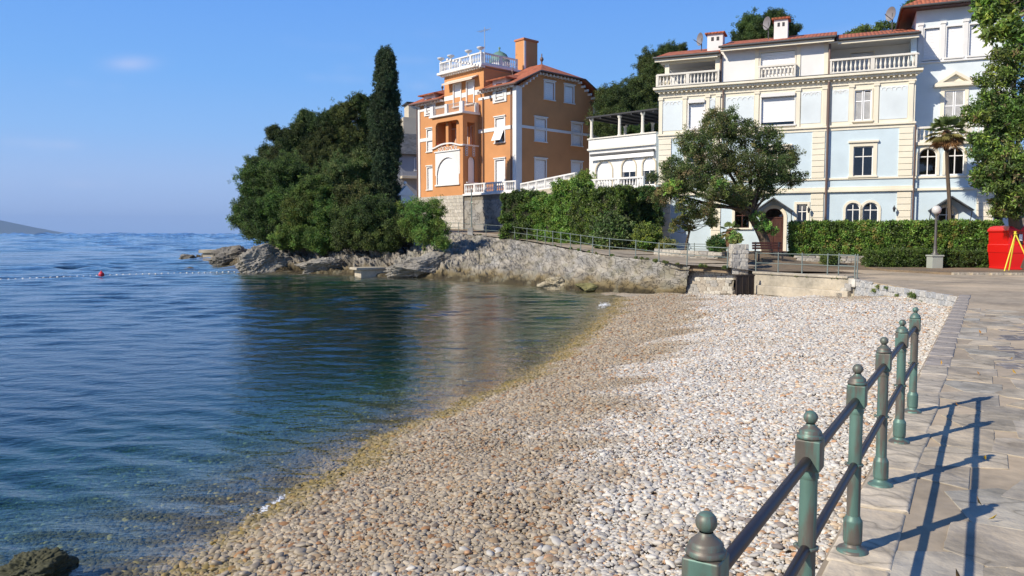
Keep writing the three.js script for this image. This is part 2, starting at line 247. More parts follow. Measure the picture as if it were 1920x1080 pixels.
// ---------------------------------------------------------------- pebbles
function stoneGeo(seed, detail = 1, rough = 0.25) {
  let g = new THREE.IcosahedronGeometry(1, detail); g.deleteAttribute('normal'); g.deleteAttribute('uv'); g = mergeVertices(g); const p = g.attributes.position;
  for (let i = 0; i < p.count; i++) { const x = p.getX(i), y = p.getY(i), z = p.getZ(i), f = 1 + rough * (sn(x * 0.9 + seed * 7.3, y * 0.9, z * 0.9) + 0.5 * sn(x * 2 + seed, y * 2, z * 2)); p.setXYZ(i, x * f, y * f * 0.54, z * f * 0.8); }
  g.computeVertexNormals(); return g;
}
const pebbleGeos = [1, 2, 3, 4, 5].map((s) => stoneGeo(s, 1, 0.22));
{
  const beach = new THREE.Group(); beach.name = 'pebble_beach'; beach.userData.kind = 'structure'; scene.add(beach);
  const R = rng(1234), items = [];
  const tintAt = (X, D, s, c) => {
    const q = R(), n = fbm(X * 0.45, 1, D * 0.45, 3), damp = sstep(lerp(3.9, 4.8, sstep(12, 26, D)), lerp(2.1, 2.6, sstep(12, 26, D)), s + n * 2.2 + 0.5 * (R() - 0.5)), earth = sstep(2.2, 0.6, hypot((X - 11.9) / 1.5, (D - 27.2) / 2.3) * 1.6 + n * 1.2 + 0.4 * (R() - 0.5)), edge = sstep(0.75, 0.15, s + n * 0.8 + 0.35 * (R() - 0.5));
    if (q < 0.56) { const v = 0.43 + 0.27 * R(); c.setRGB(v, v * 0.95, v * 0.855); } else if (q < 0.73) { const v = 0.36 + 0.2 * R(); c.setRGB(v, v * 0.95, v * 0.87); } else if (q < 0.9) { const v = 0.42 + 0.22 * R(); c.setRGB(v, v * 0.8, v * 0.58); } else if (q < 0.965) { const v = 0.34 + 0.2 * R(); c.setRGB(v, v * 0.6, v * 0.34); } else { const v = 0.18 + 0.16 * R(); c.setRGB(v, v * 0.86, v * 0.78); }
    c.lerp(C(0.3 + 0.08 * R(), 0.235 + 0.05 * R(), 0.16), earth * 0.8); const k = damp * 0.42; c.r *= 1 - k * 0.85; c.g *= 1 - k * 1.03; c.b *= 1 - k * 1.28;
    c.lerp(C(0.13 + 0.15 * q, 0.098 + 0.11 * q, 0.022 + 0.035 * q), edge * (0.45 + 0.55 * R())); c.lerp(q > 0.95 ? C(0.26, 0.21, 0.05) : C(0.035 + 0.04 * q, 0.035 + 0.033 * q, 0.012 + 0.015 * q), sstep(0.05, -0.7, s + n * 0.5) * 0.9);
  };
  const zone = (D0, D1, dens, r0) => {
    let area = 0; const Xa = (D) => -0.72 * D - 1, Xb = (D) => min(edgeX(D) - 0.02, 0.72 * D + 1, D > 21.35 ? lerp(12.3, 13.37, clamp((D - 21.35) / 8.75)) : 99, D > 30 ? lerp(13.37, 10.81, (D - 30.1) / 4.33) : 99, D > 33.5 ? 9.6 - (D - 34) * 0.85 : 99);
    const n = floor(dens * (D1 - D0) * 30);
    for (let i = 0; i < n; i++) {
      const D = lerp(D0, D1, R()), X = lerp(-16, 14, R()); if (X < Xa(D) || X > Xb(D)) continue; const s = nearest(SHORE, X, D).d; if (s < -9 || R() < sstep(-1, -9, s) * 1.1) continue;
      const patch = fbm(X * 0.5 + 9, 4, D * 0.5, 3), r = r0 * (0.55 + 0.5 * R() + 1.3 * pow(R(), 7)) * (1 + 0.35 * patch) * (s < 1.2 ? 1.1 : 1);
      items.push([X, beachH(X, D, s) + r * (0.15 + 0.35 * R()) - 0.012, D, r, s]);
    }
  };
  zone(3, 8, 2350, 0.0178); zone(8, 13, 2100, 0.017); zone(13, 20, 1550, 0.0185); zone(20, 37, 900, 0.0235);
  // the biggest in the picture are stones of their own, the rest one mass
  const shown = items.map((q, i) => { return [q[3] / q[2], i, q]; }).filter(([w, i, q]) => q[4] > 0.2 && abs(q[0]) < 0.6 * q[2] && q[2] > 4.6 && q[2] < 9 && q[0] < edgeX(q[2]) - 0.1).sort((a, b) => b[0] - a[0]).slice(0, 300);
  const own = new Set(shown.map((q) => q[1])), c = C(1, 1, 1), mats = Array.from({ length: 14 }, () => { tintAt(3, 6, 5, c); return M(c.r, c.g, c.b, 0.8, { bumpMap: T.slabB, bumpScale: 0.004 }); }), ochre = Array.from({ length: 5 }, () => { tintAt(-1.5, 8.5, 1, c); return M(c.r, c.g, c.b, 0.6); });
  for (const [, i, [X, y, D, r, s]] of shown) piece('pebble', pebbleGeos[i % 5], (s < 1.4 ? ochre : mats)[floor(R() * (s < 1.4 ? 5 : 14))], beach, [X, y + r * 0.2, -D], [(R() - 0.5) * 0.8, R() * 6.3, (R() - 0.5) * 0.8], [r * (0.9 + 0.5 * R()), r, r * (0.8 + 0.4 * R())]);
  const o = new THREE.Object3D(), mat = M(1, 1, 1, 0.8);
  for (let v = 0; v < 5; v++) {
    const mine = items.filter((_, i) => i % 5 === v && !own.has(i)), im = new THREE.InstancedMesh(pebbleGeos[v], mat, mine.length); im.name = 'shingle'; im.userData.kind = 'stuff'; im.castShadow = im.receiveShadow = true;
    mine.forEach(([X, y, D, r, s], i) => { o.position.set(X, y, -D); o.rotation.set((R() - 0.5) * 0.75, R() * 6.3, (R() - 0.5) * 0.75); o.scale.set(r * (0.85 + 0.55 * R()), r * (0.8 + 0.4 * R()), r * (0.8 + 0.4 * R())); o.updateMatrix(); im.setMatrixAt(i, o.matrix); tintAt(X, D, s, c); im.setColorAt(i, c); });
    beach.add(im);
  }
  console.log('pebbles', items.length);
}

// ---------------------------------------------------------------- land behind the beach
const fOr = frame([-10.04, 83.2], [0.4, 72]), fWh = frame([9.76, 52], [23.9, 46]), fAn = frame([5.75, 58], [10.1, 54]);
function frame([ax, ad], [bx_, bd]) { const dx = bx_ - ax, dz = -(bd - ad), l = hypot(dx, dz); const ux = dx / l, uz = dz / l; return { w: l, turn: atan2(-uz, ux), pos: (y) => [ax, y, -ad], to: (x, y, z) => V(ax + ux * x - uz * z, y, -ad + uz * x + ux * z) }; }
function landH(X, D) {
  const p = onPath(X, D), hill = sstep(78, 140, D) * 11 + sstep(20, 60, X) * sstep(56, 90, D) * 6;
  const flat = lerp(p.h, X > 7 && D < 56 ? 0.75 : p.h + 0.25, sstep(3.2, 8, p.d));
  return (X > 13 ? lerp(flat, lerp(0.02, 0.75, sstep(38, 45, D)), sstep(13, 16, X)) : flat) + hill;
}
{
  const g = gridMesh(150, 150, (a, b) => { const D = 34.6 + pow(b, 1.5) * 130, X0 = nearestX(D), X = lerp(X0, 75, pow(a, 1.4)); const e = onPath(X, D); return [X, landH(X, D) - (e.d < 0.3 ? 0.25 : 0.03), -D]; });
  sheet('garden_ground', g, m.soil);
  function nearestX(D) { for (let i = 0; i < PATH.length - 1; i++) if (D >= PATH[i][1] && D <= PATH[i + 1][1]) return lerp(PATH[i][0], PATH[i + 1][0], (D - PATH[i][1]) / (PATH[i + 1][1] - PATH[i][1])) + 0.15; return D < 35 ? 9.8 : -9.4 - sstep(72, 100, D) * 16; }
  // walking surface of the climbing path
  const n = PATH.length - 1;
  sheet('climbing_path', gridMesh(120, 8, (a, b) => { const q = a * n, i = min(n - 1, floor(q)), t = q - i, A = PATH[i], B = PATH[i + 1], dx = B[0] - A[0], dd = B[1] - A[1], l = hypot(dx, dd), X = lerp(A[0], B[0], t) + dd / l * b * 3.3, D = lerp(A[1], B[1], t) - dx / l * b * 3.3; return [X, lerp(A[2], B[2], t) + 0.012 + 0.012 * sn(X, 1, D), -D]; }), M(0.52, 0.45, 0.36, 0.95, { map: T.dirt, bumpMap: T.gravelB, bumpScale: 0.01 }));
}
// promenade
{
  const pr = new THREE.Group(); pr.name = 'promenade'; pr.userData.kind = 'structure'; scene.add(pr);
  const pts = [[edgeX(-12), -12], [edgeX(21.35), 21.35], C2, C3, [10.9, 36], [13, 38], [16, 42.5], [60, 42.5], [60, -12]];
  const sh = poly(pts.map(([x, d]) => [x, d])), g = extr(sh, 1.6).rotateX(-PI / 2).translate(0, -1.608, 0);
  part('pavement', g.translate(0, 0.002, 0), M(0.6, 0.5, 0.375, 0.95, { map: T.dirt, bumpMap: T.slabB, bumpScale: 0.012 }), pr);
  // irregular flagstones: cells of a jittered grid, shrunk by the joints
  const R = rng(314), along = V(0.5235, 0, -0.852), across = V(0.852, 0, 0.5235), O = V(edgeX(0), 0, 0), cells = [], geoCache = [];
  const W = (u, w) => O.clone().addScaledVector(along, u).addScaledVector(across, w);      // metres along and across the edge
  function clip(P, nx, ny, c) { const out = []; for (let i = 0; i < P.length; i++) { const a = P[i], b = P[(i + 1) % P.length], da = a[0] * nx + a[1] * ny - c, db = b[0] * nx + b[1] * ny - c; if (da <= 0) out.push(a); if (da * db < 0) { const t = da / (da - db); out.push([lerp(a[0], b[0], t), lerp(a[1], b[1], t)]); } } return out; }
  const su = 0.62, sw = 0.5, jit = (i, j) => { const r = rng(i * 7919 + j * 104729 + 17); return [(i + 0.5 + (r() - 0.5) * 0.6) * su, 0.34 + (j + 0.5 + (r() - 0.5) * 0.62) * sw, r()]; };
  let placed = 0;
  for (let i = 1; i < 34; i++) for (let j = 0; j < 7; j++) {
    const s = jit(i, j); const p0 = W(s[0], s[1]); const D = -p0.z; if (D < 2.6 || D > 19 || p0.x > D * 0.72 + 0.6) continue;
    if (D > 9.6 && D < 13.8 && s[1] > 1.0) continue;            // the band of setts
    let P = [[s[0] - 1, max(0.325, s[1] - 1)], [s[0] + 1, max(0.325, s[1] - 1)], [s[0] + 1, s[1] + 1], [s[0] - 1, s[1] + 1]];
    for (let a = -2; a <= 2; a++) for (let b = -2; b <= 2; b++) { if (!a && !b) continue; if (j + b < 0) continue; const q = jit(i + a, j + b), nx = q[0] - s[0], ny = q[1] - s[1], l = hypot(nx, ny); P = clip(P, nx / l, ny / l, ((q[0] + s[0]) / 2) * nx / l + ((q[1] + s[1]) / 2) * ny / l - 0.003 - 0.004 * s[2]); }
    if (P.length < 3) continue;
    // wobble the edges so that they look broken, not cut
    const Q = []; for (let k = 0; k < P.length; k++) { const a = P[k], b = P[(k + 1) % P.length], l = hypot(a[0] - b[0], a[1] - b[1]), n = max(1, floor(l / 0.09)); for (let t = 0; t < n; t++) { const x = lerp(a[0], b[0], t / n), y = lerp(a[1], b[1], t / n), f = 1 - 0.035 * pow(0.5 + 0.5 * sn(x * 7, y * 7, 3), 2); Q.push([s[0] + (x - s[0]) * f - s[0], s[1] + (y - s[1]) * f - s[1]]); } }
    const shp = poly(Q), gg = metric(extr(shp, 0.03, 0.0035).rotateX(-PI / 2));
    const uvA = gg.attributes.uv; const ou = R() * 9, ov = R() * 9; for (let k = 0; k < uvA.count; k++) uvA.setXY(k, uvA.getX(k) + ou, uvA.getY(k) + ov);
    piece('paving_stone', gg, paveTones[floor(R() * paveTones.length)], pr, [p0.x, -0.0345 + 0.004 * R(), p0.z], [(R() - 0.5) * 0.006, atan2(-along.z, along.x), (R() - 0.5) * 0.006]); placed++;
  }
  // kerb stones along the edge
  const KW = [0.95, 1.25, 0.7], kg = KW.map((w, k) => { let g = new RoundedBoxGeometry(w - 0.014, 0.2, 0.3, 3, 0.02); const p = g.attributes.position; for (let i = 0; i < p.count; i++) { const x = p.getX(i), z = p.getZ(i); p.setZ(i, z + 0.03 * sn(x * 3 + k * 9, z > 0 ? 5 : 1, 2) + 0.012 * sn(x * 11, k, z > 0 ? 5 : 1)); p.setX(i, x + 0.02 * sn(z * 5, k * 3, x > 0 ? 4 : 8)); } g.computeVertexNormals(); return metric(g); });
  let u = -1; let kk = 0;
  while (u < 25) { const k = floor(R() * 3), w = KW[k], p = W(u + w / 2, 0.165), far = u > 11; piece('kerb_stone', kg[k], far ? slateTones[2] : kerbTones[floor(R() * 3)], pr, [p.x, -0.094 + 0.006 * R(), p.z], [(R() - 0.5) * 0.01, atan2(-along.z, along.x), 0]); u += w; kk++; }
  // setts, dark, laid in rows across the walk
  const sg = [0.24, 0.31, 0.19].map((w) => metric(new RoundedBoxGeometry(w, 0.06, 0.098, 1, 0.012))); let setts = 0;
  for (let r = 0; r < 46 && setts < 290; r++) { const D = 9.7 + r * 0.115; let X = edgeX(D) + 0.9 + 0.25 * R() + (r % 9 === 4 ? 0.5 : 0); while (X < D * 0.68 + 0.6) { const k = floor(R() * 3), w = [0.24, 0.31, 0.19][k], worn = fbm(X * 0.8, 3, D * 0.8, 2) > 0.12; if (!worn && setts < 290) { piece('sett', sg[k], slateTones[floor(R() * 4)], pr, [X + w / 2, -0.034 + 0.006 * R(), -D], [0, (R() - 0.5) * 0.06, 0]); setts++; } X += w + 0.012; } }
  console.log('paving', placed, 'kerb', kk, 'setts', setts);
  // raised verge of bare earth in front of the hedge, with its kerb
  part('verge', extr(poly([[17.9, 36.6], [19, 33.4], [60, 30.0], [60, 41.6], [18.2, 41.6]]), 0.11).rotateX(-PI / 2).translate(0, -0.02, 0), m.soil, pr);
  for (let k = 0; k < 14; k++) { const a = V(19, 0, -33.35), b = V(30, 0, -32.45), p = a.clone().lerp(b, (k + 0.5) / 14); piece('verge_kerb', kg[1], kerbTones[k % 3], pr, [p.x, 0.01, p.z], [0, 0.08, 0], [0.66, 0.9, 0.65]); }
}

// ---------------------------------------------------------------- stone walls
const blockGeos = [1, 2, 3, 4, 5, 6].map((k) => { let g = new RoundedBoxGeometry(1, 1, 1, 2, 0.13); const p = g.attributes.position; for (let i = 0; i < p.count; i++) { const x = p.getX(i), y = p.getY(i), z = p.getZ(i); p.setXYZ(i, x + 0.09 * sn(x * 1.7 + k * 5, y * 1.7, z * 1.7), y + 0.1 * sn(x * 1.7, y * 1.7 + k * 5, z * 1.7), z + 0.1 * sn(x * 2, y * 2, z * 2 + k * 5)); } g = plain(g); g.computeVertexNormals(); return metric(g, 0.3); });
// rubble between two points: fn(t) -> [bottom, top]; stones sit proud of a mortar core
function rubble(parent, A, B, fn, { h = 0.2, w = 0.36, t = 0.4, tonesList = wallTones, seed = 1, core = m.mortar, lean = 0, skip = 0 } = {}) {
  const R = rng(seed), d = B.clone().sub(A), L = hypot(d.x, d.z), turn = atan2(-d.z, d.x), ux = d.x / L, uz = d.z / L, nx = -uz, nz = ux;
  const N = 24, geo = gridMesh(N, 1, (a, b) => { const [y0, y1] = fn(a), y = b ? y1 - 0.03 : y0 - 0.3, o = -0.06 - lean * (y - y0); return [A.x + d.x * a + nx * o, y, A.z + d.z * a + nz * o, a * L, y]; });
  const back = gridMesh(N, 1, (a, b) => { const [y0, y1] = fn(a), o = b ? -0.06 - lean * (y1 - y0) : -t; return [A.x + d.x * a + nx * o, y1 - 0.03, A.z + d.z * a + nz * o, a * L, o]; });
  part('mortar_core', [geo, back], core, parent);
  let row = 0;
  for (let y = -0.12; y < 4; row++) {
    const hh = h * (0.75 + 0.5 * R()); let x = -0.1 + R() * 0.2, any = false;
    while (x < L) {
      const ww = w * (0.55 + 0.9 * R()), a = clamp((x + ww / 2) / L), [y0, y1] = fn(a); const top = y0 + y + hh, room = y1 - (y0 + y);
      if (room > 0.06 && x + ww * 0.5 < L) { any = true; const hq = min(hh, room), o = -0.085 - lean * (y + hq / 2) + 0.02 * R(); if (R() >= skip) piece('stone', blockGeos[floor(R() * 6)], tonesList[floor(R() * tonesList.length)], parent, [A.x + ux * (x + ww / 2) + nx * o, y0 + y + hq / 2, A.z + uz * (x + ww / 2) + nz * o], [0, turn + (R() - 0.5) * 0.06, (R() - 0.5) * 0.1], [ww * 1.06, hq * 1.05, 0.2]); }
      x += ww;
    }
    if (!any) break; y += hh;
  }
}
{
  const w1 = thing('stone_wall', 'low pale grey rubble wall holding up the promenade at the far beach corner', 'wall', [0, 0, 0]);
  rubble(w1, V(C2[0], 0, -C2[1]), V(CORNER[0], 0, -CORNER[1]), (t) => [lerp(-0.62, -0.5, t), -0.01], { h: 0.17, w: 0.42, tonesList: paleTones, seed: 21, t: 0.5, core: M(0.3, 0.3, 0.28, 0.95, { map: T.dirt }) });
  // concrete wall at the back of the beach
  const w2 = thing('concrete_wall', 'low weathered concrete wall at the back of the beach under the fence', 'wall', [C3[0], -0.9, -C3[1]], atan2(C2[1] - C3[1], C2[0] - C3[0]) * -1);
  w2.rotation.y = atan2((C2[1] - C3[1]), (C2[0] - C3[0])); const L = hypot(C2[0] - C3[0], C2[1] - C3[1]);
  part('wall_face', rbx(0, L, 0, 0.93, -0.3, 0.06, 0.02), m.concrete, w2); part('coping', rbx(-0.02, L - 0.25, 0.9, 1.0, -0.3, 0.13, 0.02), m.concrete, w2);
  part('footing', rbx(0.35, L - 0.1, 0, 0.42, 0.06, 0.3, 0.04), M(0.66, 0.6, 0.5, 0.9, { map: T.dirt }), w2); for (let k = 0; k < 4; k++) part('step_block', rbx(L - 0.62 + k * 0.15, L - 0.32 + k * 0.15, 0.1 + k * 0.16, 0.36 + k * 0.18, 0.02, 0.3 - 0.04 * k, 0.03), wallTones[k % 4], w2);
  // rusty plate left of it
  const pl = thing('metal_plate', 'dark rusty metal plate standing against the pillar foot on the beach', 'plate', [at(1396, 552, 33.7).x, -0.92, -33.7], 0.35);
  const rust = M(0.045, 0.03, 0.022, 0.7, { map: T.rock }); part('sheet', rbx(-0.46, 0.46, 0, 0.86, -0.03, 0.03, 0.012), rust, pl); for (const x of [-0.46, -0.15, 0.15, 0.43]) part('rib', rbx(x, x + 0.03, 0.02, 0.84, 0.03, 0.06, 0.006), rust, pl);
  part('frame_rail', rbx(-0.5, 0.5, 0.84, 0.9, -0.04, 0.05, 0.01), rust, pl);
  // stone pillar
  const pc = at(1384, 515, 35); const pi = thing('stone_pillar', 'square pillar of rough stones between the two fences', 'pillar', [pc.x, 0, pc.z]);
  part('core', bx(-0.27, 0.27, -0.3, 1.18, -0.27, 0.27), m.mortar, pi); const R = rng(77);
  for (let y = -0.05, r = 0; y < 1.2; r++) { const h = 0.15 + 0.09 * R(); for (let s = 0; s < 4; s++) for (let k = 0; k < 2; k++) { const a = s * PI / 2, x = (k ? 0.15 : -0.17) + (r % 2 ? 0.05 : -0.03), z = 0.27; piece('stone', blockGeos[floor(R() * 6)], wallTones[floor(R() * 5)], pi, [x * cos(a) + z * sin(a), y + h / 2, -x * sin(a) + z * cos(a)], [0, a, (R() - 0.5) * 0.1], [0.3 + 0.08 * R(), h * 1.04, 0.16]); } y += h; }
  part('cap', rbx(-0.3, 0.3, 1.16, 1.24, -0.3, 0.3, 0.03), wallTones[0], pi);
  // rubble sea wall under the path, nearest the beach
  const w4 = thing('rubble_wall', 'buff rubble retaining wall under the climbing path beside the beach', 'wall', [0, 0, 0]);
  rubble(w4, V(7.0, 0, -38.2), V(9.9, 0, -34.75), (t) => [lerp(-1.15, -0.8, t), lerp(0.42, 0.2, t)], { h: 0.18, w: 0.33, seed: 45, lean: 0.22, t: 0.6, tonesList: [wallTones[1], wallTones[4], wallTones[3], wallTones[2]] });
  // garden wall below the hedge
  const w5 = thing('garden_wall', 'low rough stone wall under the clipped hedge by the promenade', 'wall', [0, 0, 0]);
  const ga = at(1492, 490, 41.3), gb = at(1626, 495, 40.8); rubble(w5, V(ga.x, 0, ga.z), V(gb.x, 0, gb.z), () => [0.1, 0.62], { h: 0.17, w: 0.34, seed: 61 });
  const w6 = thing('garden_wall', 'low rough stone garden wall under the spreading tree, beside the climbing path', 'wall', [0, 0, 0]);
  const gc = at(1228, 482, 42.5), gd = at(1345, 484, 40.5); rubble(w6, V(gc.x, 0, gc.z), V(gd.x, 0, gd.z), (t) => [lerp(0.45, 0.3, t), lerp(1.0, 0.85, t)], { h: 0.17, w: 0.4, seed: 63, tonesList: [wallTones[4], wallTones[2], wallTones[1]] });
}

// ---------------------------------------------------------------- rocks
function crag(X, y, D, k) { const a = 0.55, u = X * cos(a) - y * sin(a) * 1.6, v = X * sin(a) + y * cos(a) * 1.6; return 1.25 * (ridge(u * 0.16 + k, v * 0.5, D * 0.2, 3) - 0.62) + 0.55 * (ridge(u * 0.5, v * 1.5 + k, D * 0.5, 4) - 0.6) + 0.34 * (ridge(u * 1.3, v * 3.6, D * 1.3 + k, 3) - 0.6) + 0.2 * fbm(X * 2.4, y * 3.2, D * 2.4, 4); }
{
  // rock face: from the shoreline up to the path, then round the headland
  const foot = [[8.2, 36.6], [6.2, 38.6], [5.2, 40.6], [2.97, 42.7], [1.3, 46.4], [-2.8, 50.9], [-6.6, 54.6], [-10.4, 57.8], [-14, 60.3], [-17.2, 62.1], [-20, 62.6], [-22.5, 67], [-25.7, 71.5], [-30, 81], [-35.3, 91.2], [-41, 102], [-46, 111]];
  const crest = [[8.3, 36.1, 0.3], [6.9, 38.4, 0.46], [5.2, 41.4, 0.6], [3.4, 47.8, 0.9], [1.6, 55.8, 1.2], [-1.4, 61, 1.6], [-5, 64, 1.9], [-8, 64.5, 1.7], [-11.5, 65.5, 1.5], [-14.5, 67, 1.6], [-17, 69, 1.9], [-19, 73, 2.2], [-21, 79, 2.0], [-25, 88, 1.3], [-30, 97, 0.4], [-36, 106, -0.5], [-43.5, 113, -1.1]];
  const n = foot.length - 1;
  const make = (a0, a1, nx, ny, name, mat, label, k, amp) => {
    const g = gridMesh(nx, ny, (a, b) => {
      const q = lerp(a0, a1, a) * n, i = min(n - 1, floor(q)), t = q - i, fx = lerp(foot[i][0], foot[i + 1][0], t), fd = lerp(foot[i][1], foot[i + 1][1], t), cx = lerp(crest[i][0], crest[i + 1][0], t), cd = lerp(crest[i][1], crest[i + 1][1], t), ch = lerp(crest[i][2], crest[i + 1][2], t);
      const bb = b * 1.15 - 0.1, X = lerp(fx, cx, bb), D = lerp(fd, cd, bb), bulge = pow(clamp(bb), 0.62), y = lerp(SEA - 0.25, ch, bulge) + (bb < 0 ? bb * 6 : 0), rise = sin(clamp(bb) * PI), edge = sstep(0, 0.12, bb) * amp(q) * (0.35 + 0.65 * sstep(1.1, 0.75, bb)), c = crag(X, y, D, k) * edge;
      const dx = fx - cx, dd = fd - cd, l = hypot(dx, dd) + 1e-6; return [X + dx / l * c * 0.8, y + c * 0.75, -(D + dd / l * c * 0.8), lerp(a0, a1, a) * 90, b * 6];
    });
    const p = g.attributes.position, col = new Float32Array(p.count * 3), c = C(1, 1, 1);
    for (let i = 0; i < p.count; i++) { const y = p.getY(i) - SEA, nz = fbm(p.getX(i) * 0.7, p.getY(i), p.getZ(i) * 0.7, 4); c.setRGB(1, 1, 1); c.lerp(C(0.62, 0.52, 0.3), sstep(1.0, 0.35, y + nz * 0.5)); c.lerp(C(0.16, 0.13, 0.06), sstep(0.42, 0.15, y + nz * 0.35)); c.lerp(C(0.55, 0.55, 0.42), sstep(0.12, 0.4, nz) * 0.6); col.set([c.r, c.g, c.b], i * 3); }   // sea-weed and lichen belts
    g.setAttribute('color', new THREE.BufferAttribute(col, 3)); return tag(sheet(name, g, mat, scene, null), label, 'rocks');
  };
  const rockV = M(0.4, 0.375, 0.335, 0.93, { vertexColors: true, map: T.rock, bumpMap: T.rockB, bumpScale: 0.1 });
  const rockG = M(0.34, 0.315, 0.285, 0.93, { vertexColors: true, map: T.rock, bumpMap: T.rockB, bumpScale: 0.12 });
  make(0, 0.42, 620, 64, 'rock_face', rockV, 'pale weathered rock and old masonry face below the climbing path', 3, (q) => 0.28 + 0.5 * sstep(3.5, 6, q));
  make(0.42, 1, 620, 64, 'headland_rock', rockG, 'grey layered rocks of the headland running out into the sea', 9, () => 1.15);
}
function boulder(name, label, group, u, v, D, s, seed, mat, dip = 0.4) {
  const p = at(u, v, D), Rb = rng(seed * 13 + 1), cuts = Array.from({ length: 16 }, () => { const w = V(Rb() - 0.5, Rb() - 0.4, Rb() - 0.5).normalize(); return [w.x, w.y, w.z, 0.62 + 0.45 * Rb()]; }); let g = new THREE.IcosahedronGeometry(1, 40); g.deleteAttribute('normal'); g.deleteAttribute('uv'); g = mergeVertices(g); const q = g.attributes.position;
  for (let i = 0; i < q.count; i++) { const x = q.getX(i), y = q.getY(i), z = q.getZ(i); let f = 1.35; for (const [nx, ny, nz, d] of cuts) { const t = x * nx + y * ny + z * nz; if (t > 0) f = min(f, d / t); } f = f * (1 + 0.2 * sn(x + seed, y, z)) + 0.2 * (ridge(x * 1.1 + y * 0.8 + seed, (y - x * dip) * 3.2, z * 1.2, 4) - 0.6) + 0.09 * fbm(x * 4, y * 6, z * 4 + seed, 4); q.setXYZ(i, x * f * s[0], y * f * s[1], z * f * s[2]); }
  g.computeVertexNormals(); const o = new THREE.Mesh(metric(g), mat); o.name = numbered(name); o.position.copy(p); o.castShadow = o.receiveShadow = true; scene.add(o); return tag(o, label, 'rock', group);
}
boulder('boulder', 'dark mossy boulder at the water edge in the near left corner', null, 62, 1072, 6.75, [0.3, 0.22, 0.26], 3, M(0.06, 0.06, 0.025, 0.8, { map: T.rock, bumpMap: T.rockB, bumpScale: 0.05 }));
boulder('boulder', 'small flat dark rock alone in the water off the headland tip', null, 350, 484, 100, [1.1, 0.45, 0.9], 5, m.rockdark);
boulder('boulder', 'small dark rock awash just above the float line', null, 356, 505, 69, [0.5, 0.22, 0.4], 8, m.rockdark);
boulder('boulder', 'large grey slab tilted up on the headland shore under the dense trees', null, 566, 466, 66, [1.2, 1.1, 0.9], 11, m.rock, 1.2);
boulder('boulder', 'big ribbed rock rising from the water at the left end of the headland', null, 488, 490, 63.5, [2.0, 1.25, 1.3], 14, m.rock, 0.8);
boulder('boulder', 'low sloping tan rock at the water beneath the headland trees', null, 612, 500, 62, [2.0, 0.85, 1.2], 19, m.rock, 0.7);
boulder('boulder', 'rounded dark rock lying seaward of the big ribbed rock', null, 425, 482, 80, [2.0, 1.0, 1.2], 23, m.rockdark, 0.5);
boulder('boulder', 'broad cracked rock shelf at the water below the light bush', null, 800, 500, 55.5, [2.5, 0.9, 1.2], 29, m.rock, 0.5);
boulder('boulder', 'jagged brown boulder at the foot of the pale rock face', null, 1045, 530, 43.8, [0.8, 0.42, 0.55], 31, M(0.5, 0.43, 0.3, 0.9, { map: T.rock, bumpMap: T.rockB, bumpScale: 0.08 }), 0.3);
boulder('boulder', 'weedy low boulder where the rock face meets the shingle', null, 1112, 540, 42, [0.75, 0.3, 0.5], 37, M(0.26, 0.24, 0.1, 0.9, { map: T.rock, bumpMap: T.rockB, bumpScale: 0.08 }), 0.3);
{ const q = at(718, 505, 58.2), o = thing('landing_slab', 'flat concrete bathing slab set on the headland rocks', 'slab', [q.x, -1.25, q.z], 0.55); part('slab_top', rbx(-2.2, 2.4, 0.42, 0.6, -1.2, 0.3, 0.03), m.concrete, o); part('support', rbx(-1.8, 0.4, -0.2, 0.42, -1.2, 0.15, 0.04), m.concrete, o); part('support', rbx(1.5, 2.2, -0.2, 0.42, -1.2, 0.15, 0.04), m.concrete, o); }
{ const q = at(412, 465, 96), o = thing('jetty', 'small pale concrete jetty behind the headland tip', 'jetty', [q.x, -1.3, q.z]); part('deck', rbx(-2.4, 2.6, 0.9, 1.3, -1.5, 0.6, 0.04), m.concrete, o); part('support', rbx(-2, 2.2, -0.6, 0.9, -1.2, 0.4, 0.04), m.concrete, o); }

